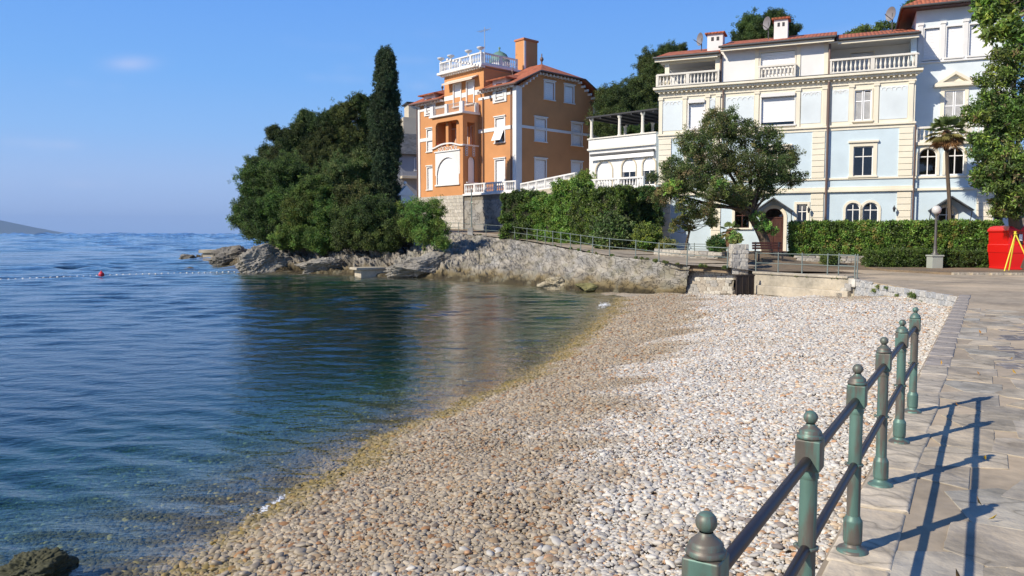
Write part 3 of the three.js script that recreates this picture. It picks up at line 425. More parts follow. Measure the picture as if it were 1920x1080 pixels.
// ---------------------------------------------------------------- near railing with ball-topped posts
{
  const dir = V(0.5235, 0, -0.852), p3 = V(1.79, 0, -3.97), step = 1.262;
  const r = thing('promenade_railing', 'green verdigris railing with ball finials along the promenade edge', 'railing', [p3.x, 0, p3.z], atan2(-dir.z, dir.x));
  const shaft = metric(lathe([[0.034, 0.2], [0.0325, 0.74], [0.036, 0.742], [0.037, 0.758], [0.0335, 0.762], [0.0335, 0.79]], 18));
  const foot = metric(mergeGeometries([lathe([[0.0, 0.0], [0.078, 0.0], [0.08, 0.012], [0.07, 0.024], [0.05, 0.034], [0.043, 0.042], [0.041, 0.052]], 20), lathe([[0.041, 0.05], [0.046, 0.058], [0.0475, 0.07], [0.0475, 0.168], [0.046, 0.178], [0.039, 0.188], [0.036, 0.197], [0.034, 0.202]], 10)].map(plain)));
  const block = metric(new RoundedBoxGeometry(0.092, 0.118, 0.092, 2, 0.007).translate(0, 0.835, 0));
  const cap = metric(lathe([[0.0, 0.89], [0.047, 0.893], [0.05, 0.9], [0.047, 0.909], [0.041, 0.913], [0.043, 0.92], [0.037, 0.928], [0.026, 0.937], [0.019, 0.944], [0.017, 0.95]], 18));
  const ball = metric(new THREE.SphereGeometry(0.0265, 18, 12).translate(0, 0.974, 0)), ring = metric(new THREE.TorusGeometry(0.0365, 0.0075, 8, 20).rotateX(PI / 2).translate(0, 0.47, 0)), lug = metric(new THREE.SphereGeometry(0.011, 8, 6).translate(0, 0.47, -0.04));
  const R = rng(4);
  for (let k = -3; k <= 3; k++) {
    const post = new THREE.Group(); post.name = 'post'; post.position.set(k * step, 0, 0); post.rotation.set((R() - 0.5) * 0.012, 0, (R() - 0.5) * 0.012); r.add(post);
    const turned = (g) => { const c = g.clone(), u = c.attributes.uv, o = R() * 3, q = R() * 3; for (let i = 0; i < u.count; i++) u.setXY(i, u.getX(i) + o, u.getY(i) + q); return c; };
    for (const [n, g] of [['shaft', shaft], ['foot', foot], ['block', block], ['cap', cap], ['ball_finial', ball], ['ring', ring], ['lug', lug]]) piece(n, turned(g), m.patina, post, [0, 0, 0]);
  }
  for (let k = -3; k < 3; k++) for (const y of [0.812, 0.47]) part('rail', new THREE.CylinderGeometry(0.0195, 0.0195, step, 14).rotateZ(PI / 2).translate((k + 0.5) * step, y + 0.003 * (R() - 0.5), 0), m.rail, r);
}
// ---------------------------------------------------------------- thin iron fences
function fence(label, pts, hgt = 0.9, gap = 1.9, tilt = 0.03, seed = 1) {
  const o = thing('iron_fence', label, 'fence', [0, 0, 0]), R = rng(seed), c = new THREE.CatmullRomCurve3(pts, false, 'centripetal'), n = max(1, Math.round(c.getLength() / gap)), P = []; const g = metric(cyl(0.028, 0.024, hgt + 0.06, 8));
  for (let i = 0; i <= n; i++) { const p = c.getPointAt(i / n); P.push(p); piece('post', g, m.iron, o, [p.x, p.y - 0.03, p.z], [(R() - 0.5) * tilt, 0, (R() - 0.5) * tilt]); }
  for (let i = 0; i < n; i++) for (const h of [hgt - 0.03, hgt * 0.5]) part('rail', rod(P[i].clone().add(V(0, h, 0)), P[i + 1].clone().add(V(0, h, 0)), 0.018, 6), m.iron, o);
}
fence('thin iron fence along the outer edge of the climbing path', PATH.slice(1).map(([x, d, h]) => V(x - 0.02, h + 0.02, -d + 0.05)), 0.9, 2.05, 0.05, 3);
fence('thin iron fence on the concrete wall at the back of the beach', [V(C3[0] + 0.1, 0.02, -C3[1] - 0.15), V(lerp(C3[0], C2[0], 0.5) + 0.1, 0.02, -lerp(C3[1], C2[1], 0.5) - 0.1), V(C2[0] + 0.05, 0.02, -C2[1] - 0.15)], 0.92, 1.25, 0.02, 5);
fence('short run of iron fence turning inland from the wall corner', [V(C2[0] + 0.12, 0.02, -C2[1] - 0.1), V(C2[0] - 0.02, 0.02, -C2[1] - 1.5)], 0.92, 1.4, 0.02, 6);
fence('thin iron fence before the spreading tree, above the garden wall', [at(1245, 476, 43.2), at(1360, 478, 42.0)], 0.6, 2, 0.02, 8);

// ---------------------------------------------------------------- building pieces; x along the front, y up, z outwards
function shutterGeo(x0, x1, y0, y1, z) { const l = []; const n = max(3, Math.round((y1 - y0) / 0.09)); for (let i = 0; i < n; i++) { const a = lerp(y0, y1, i / n), b = lerp(y0, y1, (i + 1) / n); l.push(bx(x0, x1, a, b - 0.008, z - 0.02 + 0.006 * (i % 2), z + 0.006 * (i % 2))); } return l; }
// a window in a recess: surround, sill, lintel and closed roller shutter or glazed sashes
function windowAt(B, x0, x1, y0, y1, { z = 0, style = 'shutter', sur = 0.13, open = 0, mat = m.white, lintel = true, turn = 0, dx = 0, frameMat = m.trim, cap = 0.1, sideways = false } = {}) {
  const w = new THREE.Group(); w.name = 'window'; w.position.set(dx, 0, z); w.rotation.y = turn; B.add(w); const t = 0.05;
  part('surround', [bx(x0 - sur, x0, y0, y1 + sur, -0.1, t), bx(x1, x1 + sur, y0, y1 + sur, -0.1, t), bx(x0, x1, y1, y1 + sur, -0.1, t)], mat, w);
  part('sill', rbx(x0 - sur - 0.06, x1 + sur + 0.06, y0 - 0.1, y0, -0.1, 0.14, 0.015), mat, w);
  if (lintel) part('lintel', rbx(x0 - sur - 0.08, x1 + sur + 0.08, y1 + sur, y1 + sur + cap, -0.05, 0.15, 0.015), mat, w);
  const yo = lerp(y0, y1, open);
  if (style === 'shutter') {
    part('roller_shutter', shutterGeo(x0, x1, yo, y1, -0.1), m.shutter, w);
    if (open > 0) part('pane', bx(x0, x1, y0, yo, -0.2, -0.19), m.glass, w);
  } else if (style === 'awning') {
    part('roller_shutter', shutterGeo(x0, x1, lerp(y0, y1, 0.55), y1, -0.1), m.shutter, w); part('pane', bx(x0, x1, y0, lerp(y0, y1, 0.55), -0.2, -0.19), m.glass, w);
    part('tilted_blind', bx(x0, x1, -(y1 - y0) * 0.62, 0, -0.015, 0.015).rotateX(-0.45).translate(0, y0 + (y1 - y0) * 0.62, -0.04), m.shutter, w);
  } else if (style === 'louvre') {
    for (const [a, b] of [[x0, (x0 + x1) / 2 - 0.015], [(x0 + x1) / 2 + 0.015, x1]]) { const f = part('shutter_leaf', [bx(a, a + 0.06, y0, y1, -0.08, -0.03), bx(b - 0.06, b, y0, y1, -0.08, -0.03), bx(a + 0.06, b - 0.06, y0, y0 + 0.07, -0.08, -0.03), bx(a + 0.06, b - 0.06, y1 - 0.07, y1, -0.08, -0.03), bx(a + 0.06, b - 0.06, lerp(y0, y1, 0.62), lerp(y0, y1, 0.62) + 0.06, -0.08, -0.03)], m.shutter, w); const sl = []; for (let y = y0 + 0.09; y < y1 - 0.1; y += 0.065) sl.push(bx(a + 0.06, b - 0.06, -0.004, 0.004, -0.03, 0.03).rotateX(0.6).translate(0, y, -0.058)); part('louvre', sl, m.shutter, f); }
  } else {   // glazed: two sashes with a transom
    const ym = y1 - (y1 - y0) * (style === 'low' ? 0.45 : 0.34), xm = (x0 + x1) / 2, f = 0.05;
    part('sash', [bx(x0, x0 + f, y0, y1, -0.16, -0.09), bx(x1 - f, x1, y0, y1, -0.16, -0.09), bx(xm - f / 2, xm + f / 2, y0, y1, -0.16, -0.085), bx(x0 + f, x1 - f, y0, y0 + f, -0.16, -0.09), bx(x0 + f, x1 - f, y1 - f, y1, -0.16, -0.09), bx(x0 + f, xm - f / 2, ym - f / 2, ym + f / 2, -0.16, -0.085), bx(xm + f / 2, x1 - f, ym - f / 2, ym + f / 2, -0.16, -0.085)], frameMat, w);
    for (const [a, b, c, d] of [[x0 + f, xm - f / 2, y0 + f, ym - f / 2], [xm + f / 2, x1 - f, y0 + f, ym - f / 2], [x0 + f, xm - f / 2, ym + f / 2, y1 - f], [xm + f / 2, x1 - f, ym + f / 2, y1 - f]]) part('pane', bx(a, b, c, d, -0.13, -0.122), m.glass, w);
  }
  return w;
}
function archWindow(B, x0, x1, y0, y1, { z = 0, mat = m.white, style = 'glass', sur = 0.14, frameMat = m.trim, doorH = 0 } = {}) {
  const w = new THREE.Group(); w.name = style === 'door' ? 'door' : 'window'; w.position.z = z; B.add(w); const r = (x1 - x0) / 2, xm = (x0 + x1) / 2, yc = y1 - r;
  const s = archBand(x0, x1, y0, y1, sur); part('surround', extr(s, 0.15).translate(0, 0, -0.1), mat, w);
  const f = 0.05, ring = archPath(x0, x1, y0, y1, THREE.Shape); ring.holes.push(archPath(x0 + f, x1 - f, y0 + f, y1 - f));
  if (style === 'shutter') { part('roller_shutter', extr(archPath(x0, x1, y0, y1, THREE.Shape), 0.04).translate(0, 0, -0.14), m.shutter, w); const l = []; for (let y = y0 + 0.1; y < y1 - 0.1; y += 0.11) { const h = y > yc ? sqrt(max(0, r * r - (y - yc) ** 2)) : r; l.push(bx(xm - h + 0.02, xm + h - 0.02, y, y + 0.02, -0.1, -0.094)); } part('slat_joint', l, m.trim, w); return w; }
  if (style === 'door') { part('door_frame', extr(ring, 0.1).translate(0, 0, -0.2), m.wood, w); for (const [a, b] of [[x0 + f, xm - 0.008], [xm + 0.008, x1 - f]]) { const leaf = part('door_leaf', rbx(a, b, y0, yc - 0.05, -0.2, -0.14, 0.01), m.wood, w); part('panel', [rbx(a + 0.09, b - 0.09, y0 + 0.2, y0 + 0.8, -0.14, -0.125, 0.005), rbx(a + 0.09, b - 0.09, y0 + 0.95, yc - 0.2, -0.14, -0.125, 0.005)], m.wood, leaf); } part('transom', rbx(x0 + f, x1 - f, yc - 0.05, yc + 0.05, -0.2, -0.1, 0.01), m.wood, w); part('fanlight', extr(archPath(x0 + f, x1 - f, yc, y1 - f, THREE.Shape), 0.01).translate(0, 0, -0.16), m.glass, w); return w; }
  part('sash', [extr(ring, 0.07).translate(0, 0, -0.16), bx(xm - f / 2, xm + f / 2, y0 + f, y1 - f, -0.16, -0.085), bx(x0 + f, xm - f / 2, yc - f, yc, -0.16, -0.085), bx(xm + f / 2, x1 - f, yc - f, yc, -0.16, -0.085)], frameMat, w);
  for (const q of [-1, 1]) { const a = q < 0 ? x0 + f : xm + f / 2, b = q < 0 ? xm - f / 2 : x1 - f; part('pane', bx(a, b, y0 + f, yc - f, -0.13, -0.122), m.glass, w); const ps = new THREE.Shape(); if (q < 0) { ps.moveTo(xm - f / 2, yc); ps.lineTo(xm - f / 2, y1 - f); ps.absarc(xm, yc, r - f, PI / 2, PI, false); } else { ps.moveTo(xm + f / 2, yc); ps.lineTo(x1 - f, yc); ps.absarc(xm, yc, r - f, 0, PI / 2, false); } part('pane', extr(ps, 0.008).translate(0, 0, -0.13), m.glass, w); }
  return w;
}
const balGeo = metric(lathe([[0.06, 0], [0.06, 0.05], [0.035, 0.08], [0.07, 0.22], [0.075, 0.28], [0.055, 0.38], [0.032, 0.5], [0.03, 0.56], [0.05, 0.6], [0.06, 0.61], [0.06, 0.66]], 8));
function balustrade(B, A, E, y, { gap = 0.24, h = 0.9, piers = 2, mat = m.balust } = {}) {   // between two points [x, z] of a building
  const dx = E[0] - A[0], dz = E[1] - A[1], L = hypot(dx, dz), t = atan2(-dz, dx), g = new THREE.Group(); g.name = 'balustrade'; g.position.set(A[0], y, A[1]); g.rotation.y = t; B.add(g);
  part('base_rail', bx(0, L, 0, 0.12, -0.1, 0.1), mat, g); part('hand_rail', rbx(-0.02, L + 0.02, h - 0.13, h, -0.12, 0.12, 0.02), mat, g);
  const at_ = Array.from({ length: piers + 1 }, (_, i) => L * i / piers); for (const x of at_) part('pier', bx(max(0, x - 0.11), min(L, x + 0.11), 0.121, h - 0.131, -0.11, 0.11), mat, g);
  const s = (h - 0.25) / 0.66; for (let i = 0; i < piers; i++) { const a = at_[i] + 0.2, b = at_[i + 1] - 0.2, n = max(1, Math.round((b - a) / gap)); for (let k = 0; k <= n; k++) piece('baluster', balGeo, mat, g, [lerp(a, b, k / n), 0.12, 0], [0, 0, 0], [1, s, 1]); }
  return g;
}
const brackets = (x0, x1, y, z0, z1, gap = 0.42, w = 0.13, h = 0.16) => { const l = [], n = max(1, floor((x1 - x0) / gap)); for (let i = 0; i <= n; i++) { const x = lerp(x0 + 0.1, x1 - 0.1, i / n); l.push(bx(x - w / 2, x + w / 2, y - h, y, z0, z1)); } return l; };
function roofPlane(pts, thick = 0.14, roofUp = 0.34) {   // a tiled slope through four corners; first edge is the eave
  const [a, b, c, d] = pts, p = [], uv = [], n = b.clone().sub(a).cross(d.clone().sub(a)).normalize(), off = n.clone().multiplyScalar(-thick), ex = b.clone().sub(a).normalize(), ey = ex.clone().cross(n).negate();
  const put = (...q) => q.forEach((v) => { p.push(v.x, v.y, v.z); uv.push(v.clone().sub(a).dot(ex), v.clone().sub(a).dot(ey)); }); const A = pts.map((v) => v.clone().add(off));
  put(a, b, c); if (d !== c) put(a, c, d); put(A[0], A[2], A[1]); if (d !== c) put(A[0], A[3], A[2]); for (let i = 0; i < 4; i++) { const j = (i + 1) % 4; put(pts[i], A[i], A[j], pts[i], A[j], pts[j]); }
  const g = new THREE.BufferGeometry(); g.setAttribute('position', new THREE.Float32BufferAttribute(p, 3)); g.setAttribute('uv', new THREE.Float32BufferAttribute(uv, 2)); g.computeVertexNormals(); return g;
}
function roofPart(name, g, mat, parent) { const o = new THREE.Mesh(g, mat); o.name = name; o.castShadow = o.receiveShadow = true; parent.add(o); return o; }

// ---------------------------------------------------------------- orange villa
{
  const B0 = 5.65, H = thing('orange_villa', 'orange villa with white trim, loggia bay and balustraded roof terrace above the headland', 'building', fOr.pos(B0), fOr.turn), W = fOr.w, Dp = 11.3; const Y = (y) => y - B0;
  // walls
  const eave = Y(15.5), front = [], sideW = [];
  const fw = [[12.45, 13.7, 10.5, 12.75], [12.45, 13.7, 6.55, 8.85]], lw = [[1.7, 2.8, 10.5, 12.75], [1.7, 2.8, 6.55, 8.85]];
  part('front_wall', wall([[0, -0.6], [W, -0.6], [W, eave], [0, eave]], [...fw, ...lw].map(([a, b, c, d]) => rectHole(a, b, Y(c), Y(d))), 0.3), m.orange, H);
  const sd = [[2.45, 3.85, 10.65, 12.75], [7.55, 8.95, 10.65, 12.75], [2.45, 3.85, 6.6, 8.9], [7.55, 8.95, 6.75, 8.95], [3.7, 4.95, 14.7, 16.3], [6.5, 7.7, 14.7, 16.3]];
  const sideG = wall([[0.3, -0.6], [Dp, -0.6], [Dp, Y(15.2)], [8.2, Y(17.1)], [2.9, Y(17.1)], [0.3, Y(15.55)]], sd.map(([a, b, c, d]) => rectHole(a, b, Y(c), Y(d))), 0.3).rotateY(PI / 2).translate(W, 0, 0);
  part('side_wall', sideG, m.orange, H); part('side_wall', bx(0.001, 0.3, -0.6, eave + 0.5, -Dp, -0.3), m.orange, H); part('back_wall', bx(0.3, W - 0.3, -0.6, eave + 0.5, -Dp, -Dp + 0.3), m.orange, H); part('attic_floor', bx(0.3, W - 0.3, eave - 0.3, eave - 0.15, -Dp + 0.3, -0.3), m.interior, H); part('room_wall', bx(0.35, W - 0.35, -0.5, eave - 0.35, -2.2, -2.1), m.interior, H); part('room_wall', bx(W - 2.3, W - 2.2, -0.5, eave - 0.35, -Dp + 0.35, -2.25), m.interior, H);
  // white belts and corner strips
  for (const [a, b] of [[0, 5.2], [10, W]]) part('belt', bx(a, b, Y(11.6), Y(11.95), 0, 0.06), m.white, H);
  part('belt', bx(W, W + 0.05, Y(11.7), Y(11.95), -Dp, -0.5), m.white, H);
  for (const [a, b] of [[0, 5.2], [10, W]]) part('belt', bx(a, b, Y(14.75), Y(15.0), 0, 0.05), m.white, H);
  part('corner_strip', [bx(W - 0.42, W + 0.07, -0.6, Y(15.45), 0.001, 0.09), bx(W + 0.001, W + 0.09, -0.6, Y(15.45), -0.62, 0.001)], m.white, H); part('corner_strip', bx(W + 0.001, W + 0.08, -0.6, Y(15.1), -Dp, -Dp + 0.65), m.white, H); part('corner_strip', bx(-0.05, 0.5, -0.6, Y(15.3), 0.001, 0.09), m.white, H);
  for (const [a, b, c, d] of fw) windowAt(H, a, b, Y(c), Y(d), c > 10 ? { style: 'awning' } : {}); for (const [a, b, c, d] of lw) windowAt(H, a, b, Y(c), Y(d));
  for (const [a, b, c, d] of sd) windowAt(H, a, b, Y(c), Y(d), { turn: PI / 2, dx: W });
  // bay with arched window, loggia and balcony
  const bay = new THREE.Group(); bay.name = 'bay'; H.add(bay); const z = 2, bt = Y(13.35);
  const arch = archPath(5.95, 9.3, Y(6.75), Y(9.35)), log = new THREE.Path(); log.moveTo(5.75, Y(10.45)); log.lineTo(9.45, Y(10.45)); log.lineTo(9.45, Y(12.4)); log.quadraticCurveTo(9.4, Y(12.85), 8.9, Y(12.85)); log.lineTo(6.3, Y(12.85)); log.quadraticCurveTo(5.8, Y(12.85), 5.75, Y(12.4)); log.lineTo(5.75, Y(10.45));
  part('bay_front', wall([[5.2, -0.6], [10, -0.6], [10, bt], [5.2, bt]], [arch, log], 0.35, z), m.orange, bay);
  const sA = archPath(0.6, 1.45, Y(6.9), Y(9.3)), sL = rectHole(0.55, 1.5, Y(10.45), Y(12.6));
  part('bay_side', wall([[0.35, -0.6], [2, -0.6], [2, bt], [0.35, bt]], [sA, sL], 0.3).rotateY(PI / 2).translate(10, 0, z), m.orange, bay);
  part('bay_side', bx(5.2, 5.5, -0.6, bt, 0.001, z - 0.35), m.orange, bay);
  part('loggia_floor', bx(5.5, 9.7, Y(9.9), Y(10.1), 0.001, z - 0.35), m.orange, bay); part('loggia_ceiling', bx(5.5, 9.7, bt - 0.35, bt - 0.05, 0.001, z - 0.35), m.orange, bay);
  for (const x of [6.75, 8.4]) part('loggia_pillar', bx(x, x + 0.4, Y(10.1), bt - 0.35, z - 0.9, z - 0.5), m.orange, bay);
  archWindow(bay, 5.95, 9.3, Y(6.75), Y(9.35), { z, style: 'shutter', sur: 0.12 });
  part('arch_panel', (() => { const s = new THREE.Shape(), xm = 7.625, r = 1.8, yc = Y(9.47) - r; s.moveTo(5.7, yc); s.lineTo(xm - r, yc); s.absarc(xm, yc, r, PI, 0, true); s.lineTo(9.55, yc); s.lineTo(9.55, Y(9.9)); s.lineTo(5.7, Y(9.9)); return extr(s, 0.03).translate(0, 0, z); })(), m.white, bay);
  part('arch_cornice', rbx(5.65, 9.6, Y(9.9), Y(10.02), z, z + 0.14, 0.02), m.white, bay); part('bay_sill', rbx(5.7, 9.55, Y(6.6), Y(6.75), z, z + 0.14, 0.02), m.white, bay);
  part('relief', [0, 1, 2, 3, 4, 5, 6].map((k) => new THREE.TorusGeometry(0.12 + 0.05 * (k % 3), 0.035, 6, 12).translate(6.3 + k * 0.45, Y(10.2) + 0.05 * (k % 2), z + 0.02)), m.white, bay);
  part('side_relief', [0, 1, 2, 3, 4, 5, 6, 7].map((k) => new THREE.TorusGeometry(0.13, 0.04, 6, 12).rotateY(PI / 2).translate(10.03, Y(9.5) + 0.22 * floor(k / 2), z - 0.45 - 1.1 * (k % 2) * 0.8)), m.white, bay);
  part('curved_ledge', extr((() => { const s = new THREE.Shape(); s.moveTo(5.05, Y(10.28)); s.bezierCurveTo(6, Y(10.28), 6.2, Y(10.62), 7.6, Y(10.62)); s.bezierCurveTo(9, Y(10.62), 9.2, Y(10.28), 10.15, Y(10.28)); s.lineTo(10.15, Y(10.42)); s.bezierCurveTo(9.2, Y(10.42), 9, Y(10.76), 7.6, Y(10.76)); s.bezierCurveTo(6.2, Y(10.76), 6, Y(10.42), 5.05, Y(10.42)); return s; })(), 0.16).translate(0, 0, z), m.white, bay);
  part('curved_ledge', rbx(10.001, 10.16, Y(10.3), Y(10.44), 0.1, z + 0.1, 0.02), m.white, bay);
  archWindow(bay, 0.6, 1.45, Y(6.9), Y(9.3), { style: 'shutter', sur: 0.06, mat: m.orange }).position.set(10, 0, z); bay.children.at(-1).rotation.y = PI / 2; part('bay_sill', rbx(10.001, 10.16, Y(6.75), Y(6.88), 0.3, z - 0.35, 0.02), m.white, bay);
  windowAt(bay, 7.2, 8.35, Y(10.3), Y(12.4), { z: 0.02, style: 'shutter', open: 0.4, sur: 0.05, lintel: false }); windowAt(bay, 8.9, 9.6, Y(10.3), Y(12.4), { z: 0.02, style: 'shutter', sur: 0.05, lintel: false }); windowAt(bay, 5.65, 6.5, Y(10.3), Y(12.4), { z: 0.02, style: 'glass', sur: 0.05, lintel: false });
  part('balcony_slab', rbx(4.95, 10.25, bt, bt + 0.22, 0, z + 0.25, 0.03), m.white, bay);
  for (const [x, w] of [[4.98, 0.5], [7.35, 0.35], [9.6, 0.5]]) part('parapet_pier', bx(x, x + w, bt + 0.22, bt + 1.15, z - 0.12, z + 0.12), m.white, bay); part('parapet_pier', bx(9.95, 10.2, bt + 0.22, bt + 1.15, 0.15, 0.5), m.white, bay);
  const railing = []; for (let x = 5.5; x < 9.6; x += 0.12) if (x < 7.33 || x > 7.72) railing.push(bx(x, x + 0.018, bt + 0.22, bt + 1.05, z - 0.01, z + 0.01)); for (let q = 0.52; q < z - 0.15; q += 0.12) railing.push(bx(10.07, 10.09, bt + 0.22, bt + 1.05, q, q + 0.018)); railing.push(bx(5.48, 9.6, bt + 1.05, bt + 1.1, z - 0.025, z + 0.025), bx(10.05, 10.1, bt + 1.05, bt + 1.1, 0.5, z - 0.12)); part('balcony_grille', railing, M(0.35, 0.34, 0.33, 0.6), bay);
  // tower over the middle with its roof terrace
  const tw = new THREE.Group(); tw.name = 'tower'; H.add(tw); const t0 = 4.65, t1 = 10.75, th = Y(17.75);
  part('tower_front', wall([[t0, eave], [t1, eave], [t1, th], [t0, th]], [rectHole(6.25, 7.3, eave + 0.001, Y(16.75)), rectHole(8.3, 9.3, eave + 0.001, Y(16.75))], 0.3, 0.001), m.orange, tw);
  part('tower_side', [bx(t1 - 0.3, t1, eave, th, -4.4, -0.3), bx(t0, t0 + 0.3, eave, th, -4.4, -0.3), bx(t0, t1, eave, th, -4.7, -4.4)], m.orange, tw);
  windowAt(tw, 6.25, 7.3, eave - 0.9, Y(16.75), { z: 0.06, sur: 0.12, lintel: false }); windowAt(tw, 8.3, 9.3, eave - 0.9, Y(16.75), { z: 0.06, sur: 0.12, lintel: false });
  part('tower_belt', [bx(4.65, 6.1, Y(15.35), Y(15.8), 0.001, 0.04), bx(7.43, 8.17, Y(15.35), Y(15.8), 0.001, 0.04), bx(9.43, t1, Y(15.35), Y(15.8), 0.001, 0.04)], m.white, tw);
  part('awning', [bx(5.3, 10.0, -0.05, 0.05, 0, 0.9).rotateX(0.45).translate(0, Y(17.2), 0.05), bx(5.3, 10.0, Y(16.72), Y(16.9), 0.83, 0.86)], M(0.72, 0.6, 0.48, 0.9), tw);
  part('cornice', [rbx(t0 - 0.5, t1 + 0.35, th + 0.16, th + 0.4, -5, 0.6, 0.03)], m.white, tw); part('cornice_bracket', [...brackets(t0 - 0.2, t1 + 0.25, th + 0.16, 0.005, 0.4, 0.36), ...brackets(-4.6, -0.1, th + 0.16, -0.3, -0.005, 0.36).map((g) => g.rotateY(PI / 2).translate(t1 + 0.3, 0, 0))], m.white, tw); part('terrace_slab', bx(t0 + 0.301, t1 - 0.301, th - 0.2, th + 0.159, -4.4, -0.3), m.white, tw);
  const ty = th + 0.4; balustrade(tw, [t0 - 0.25, 0.3], [t1 + 0.1, 0.3], ty, { piers: 4, h: 1.05, mat: m.white }); balustrade(tw, [t1 + 0.1, 0.1], [t1 + 0.1, -4.3], ty, { piers: 2, h: 1.05, mat: m.white }); balustrade(tw, [t0 - 0.25, -4.3], [t0 - 0.25, 0.1], ty, { piers: 2, h: 1.05, mat: m.white });
  const urn = metric(lathe([[0.0, 0], [0.14, 0], [0.12, 0.06], [0.06, 0.1], [0.07, 0.17], [0.2, 0.24], [0.31, 0.33], [0.34, 0.42], [0.3, 0.43], [0.0, 0.36]], 14)); for (const x of [t0 - 0.15, t0 + 1.45, 8.85, t1 - 0.1]) piece('urn', urn, m.white, tw, [x, ty + 1.05, 0.3], [0, 0, 0], [1.1, 1.1, 1.1]);
  part('chimney', bx(t1 - 0.9, t1 + 0.35, Y(16.8), Y(21.2), -6.9, -5.0), m.orange, tw); part('chimney_cap', rbx(t1 - 1.0, t1 + 0.45, Y(21.2), Y(21.4), -7.0, -4.9, 0.03), M(0.5, 0.2, 0.1, 0.9), tw); part('chimney_trim', bx(t1 + 0.352, t1 + 0.4, Y(18.2), Y(21.1), -5.25, -5.0), m.white, tw);
  const dome = part('copper_dome', lathe([[1.1, 0], [1.15, 0.1], [1.08, 0.15], [1.0, 0.5], [0.75, 0.95], [0.35, 1.2], [0.1, 1.28], [0.06, 1.5], [0.14, 1.62], [0.0, 1.75]], 16).translate(7.9, ty + 1.1, -4.6), m.copper, tw); part('dome_drum', cyl(1.05, 1.05, 1.5, 16).translate(7.9, ty - 0.4, -4.6), m.white, dome);
  part('antenna', [rod(V(8.6, ty, -2), V(8.6, ty + 4.2, -2), 0.03), rod(V(7.7, ty + 3.9, -2), V(9.5, ty + 3.9, -2), 0.02), ...[0, 1, 2, 3, 4].map((k) => rod(V(7.8 + k * 0.3, ty + 3.9, -2.35), V(7.8 + k * 0.3, ty + 3.9, -1.65), 0.014)), rod(V(8.3, ty + 3.0, -2.2), V(8.9, ty + 2.6, -1.8), 0.02)], M(0.4, 0.4, 0.4, 0.5, { metalness: 0.6 }), tw);
  // roofs: ridge along the front, clipped gable on the right
  const e = 0.65, ry = Y(18.6), zr = -Dp / 2, ex = W + e, hx = W - 2.6, y0 = eave + 0.12, P = (x, y, q) => V(x, y, q), sl = (ry - y0) / (e - zr), gy = y0 + (e + 2.5) * sl;
  const rf = roofPart('roof', roofPlane([P(10.85, y0, e), P(ex, y0, e), P(ex, y0 + 3.2 * sl, e - 3.2), P(10.85, y0 + 3.2 * sl, e - 3.2)]), m.tile, H); roofPart('roof_slope', roofPlane([P(-e, y0, e), P(4.55, y0, e), P(4.55, y0 + 3.2 * sl, e - 3.2), P(-e, y0 + 3.2 * sl, e - 3.2)]), m.tile, rf); const gz = e - 3.2, gY = y0 + 3.2 * sl;
  const hipX = ex - 3.0; roofPart('roof_slope', roofPlane([P(-e, gY, gz), P(ex, gY, gz), P(hipX, ry, zr), P(2.2, ry, zr)]), m.tile, rf);
  const gzb = -Dp - e + 3.2; roofPart('roof_slope', roofPlane([P(ex, gY, gz), P(ex, gY, gzb), P(hipX, ry, zr), P(hipX, ry, zr)].map((v) => v)), m.tile, rf);
  roofPart('roof_slope', roofPlane([P(ex, y0, -Dp - e), P(-e, y0, -Dp - e), P(-e, gY, gzb), P(ex, gY, gzb)]), m.tile, rf); roofPart('roof_slope', roofPlane([P(ex, gY, gzb), P(-e, gY, gzb), P(2.2, ry, zr), P(hipX, ry, zr)]), m.tile, rf); roofPart('roof_slope', roofPlane([P(-e, y0, -Dp - e), P(-e, y0, e), P(2.2, ry, zr), P(2.2, ry, zr)]), m.tile, rf);
  const rx = ex + 0.0; part('verge_board', [rod(P(rx, y0 - 0.06, e), P(rx, gY - 0.06, gz), 0.09), rod(P(rx, gY - 0.06, gz), P(rx, gY - 0.06, gzb), 0.09), rod(P(rx, gY - 0.06, gzb), P(rx, y0 - 0.06, -Dp - e), 0.09), rod(P(-e, y0 - 0.1, e), P(4.55, y0 - 0.1, e), 0.09), rod(P(10.85, y0 - 0.1, e), P(ex, y0 - 0.1, e), 0.09)], m.pipe, rf);
  part('eave_bracket', [...brackets(10.2, W - 0.2, eave + 0.02, 0.06, 0.5, 0.5, 0.16, 0.2), ...brackets(0.2, 4.6, eave + 0.02, 0.06, 0.5, 0.5, 0.16, 0.2)], m.white, H);
  { const l = []; for (const [a, ya, b, yb, n] of [[0.5, 15.55, 2.7, 17.0, 5], [3.1, 17.02, 8, 17.02, 10], [8.4, 16.9, 10.9, 15.3, 5]]) for (let k = 0; k <= n; k++) { const q = lerp(a, b, k / n), y = Y(lerp(ya, yb, k / n)); l.push(bx(W + 0.005, W + 0.45, y - 0.22, y - 0.02, -q - 0.08, -q + 0.08)); } part('eave_bracket', l, m.white, H); }
  const fin = metric(lathe([[0.1, 0], [0.06, 0.25], [0.16, 0.4], [0.2, 0.55], [0.1, 0.7], [0.04, 0.8], [0.07, 0.95], [0, 1.1]], 10)); piece('roof_finial', fin, m.pipe, rf, [hipX, ry - 0.05, zr]);
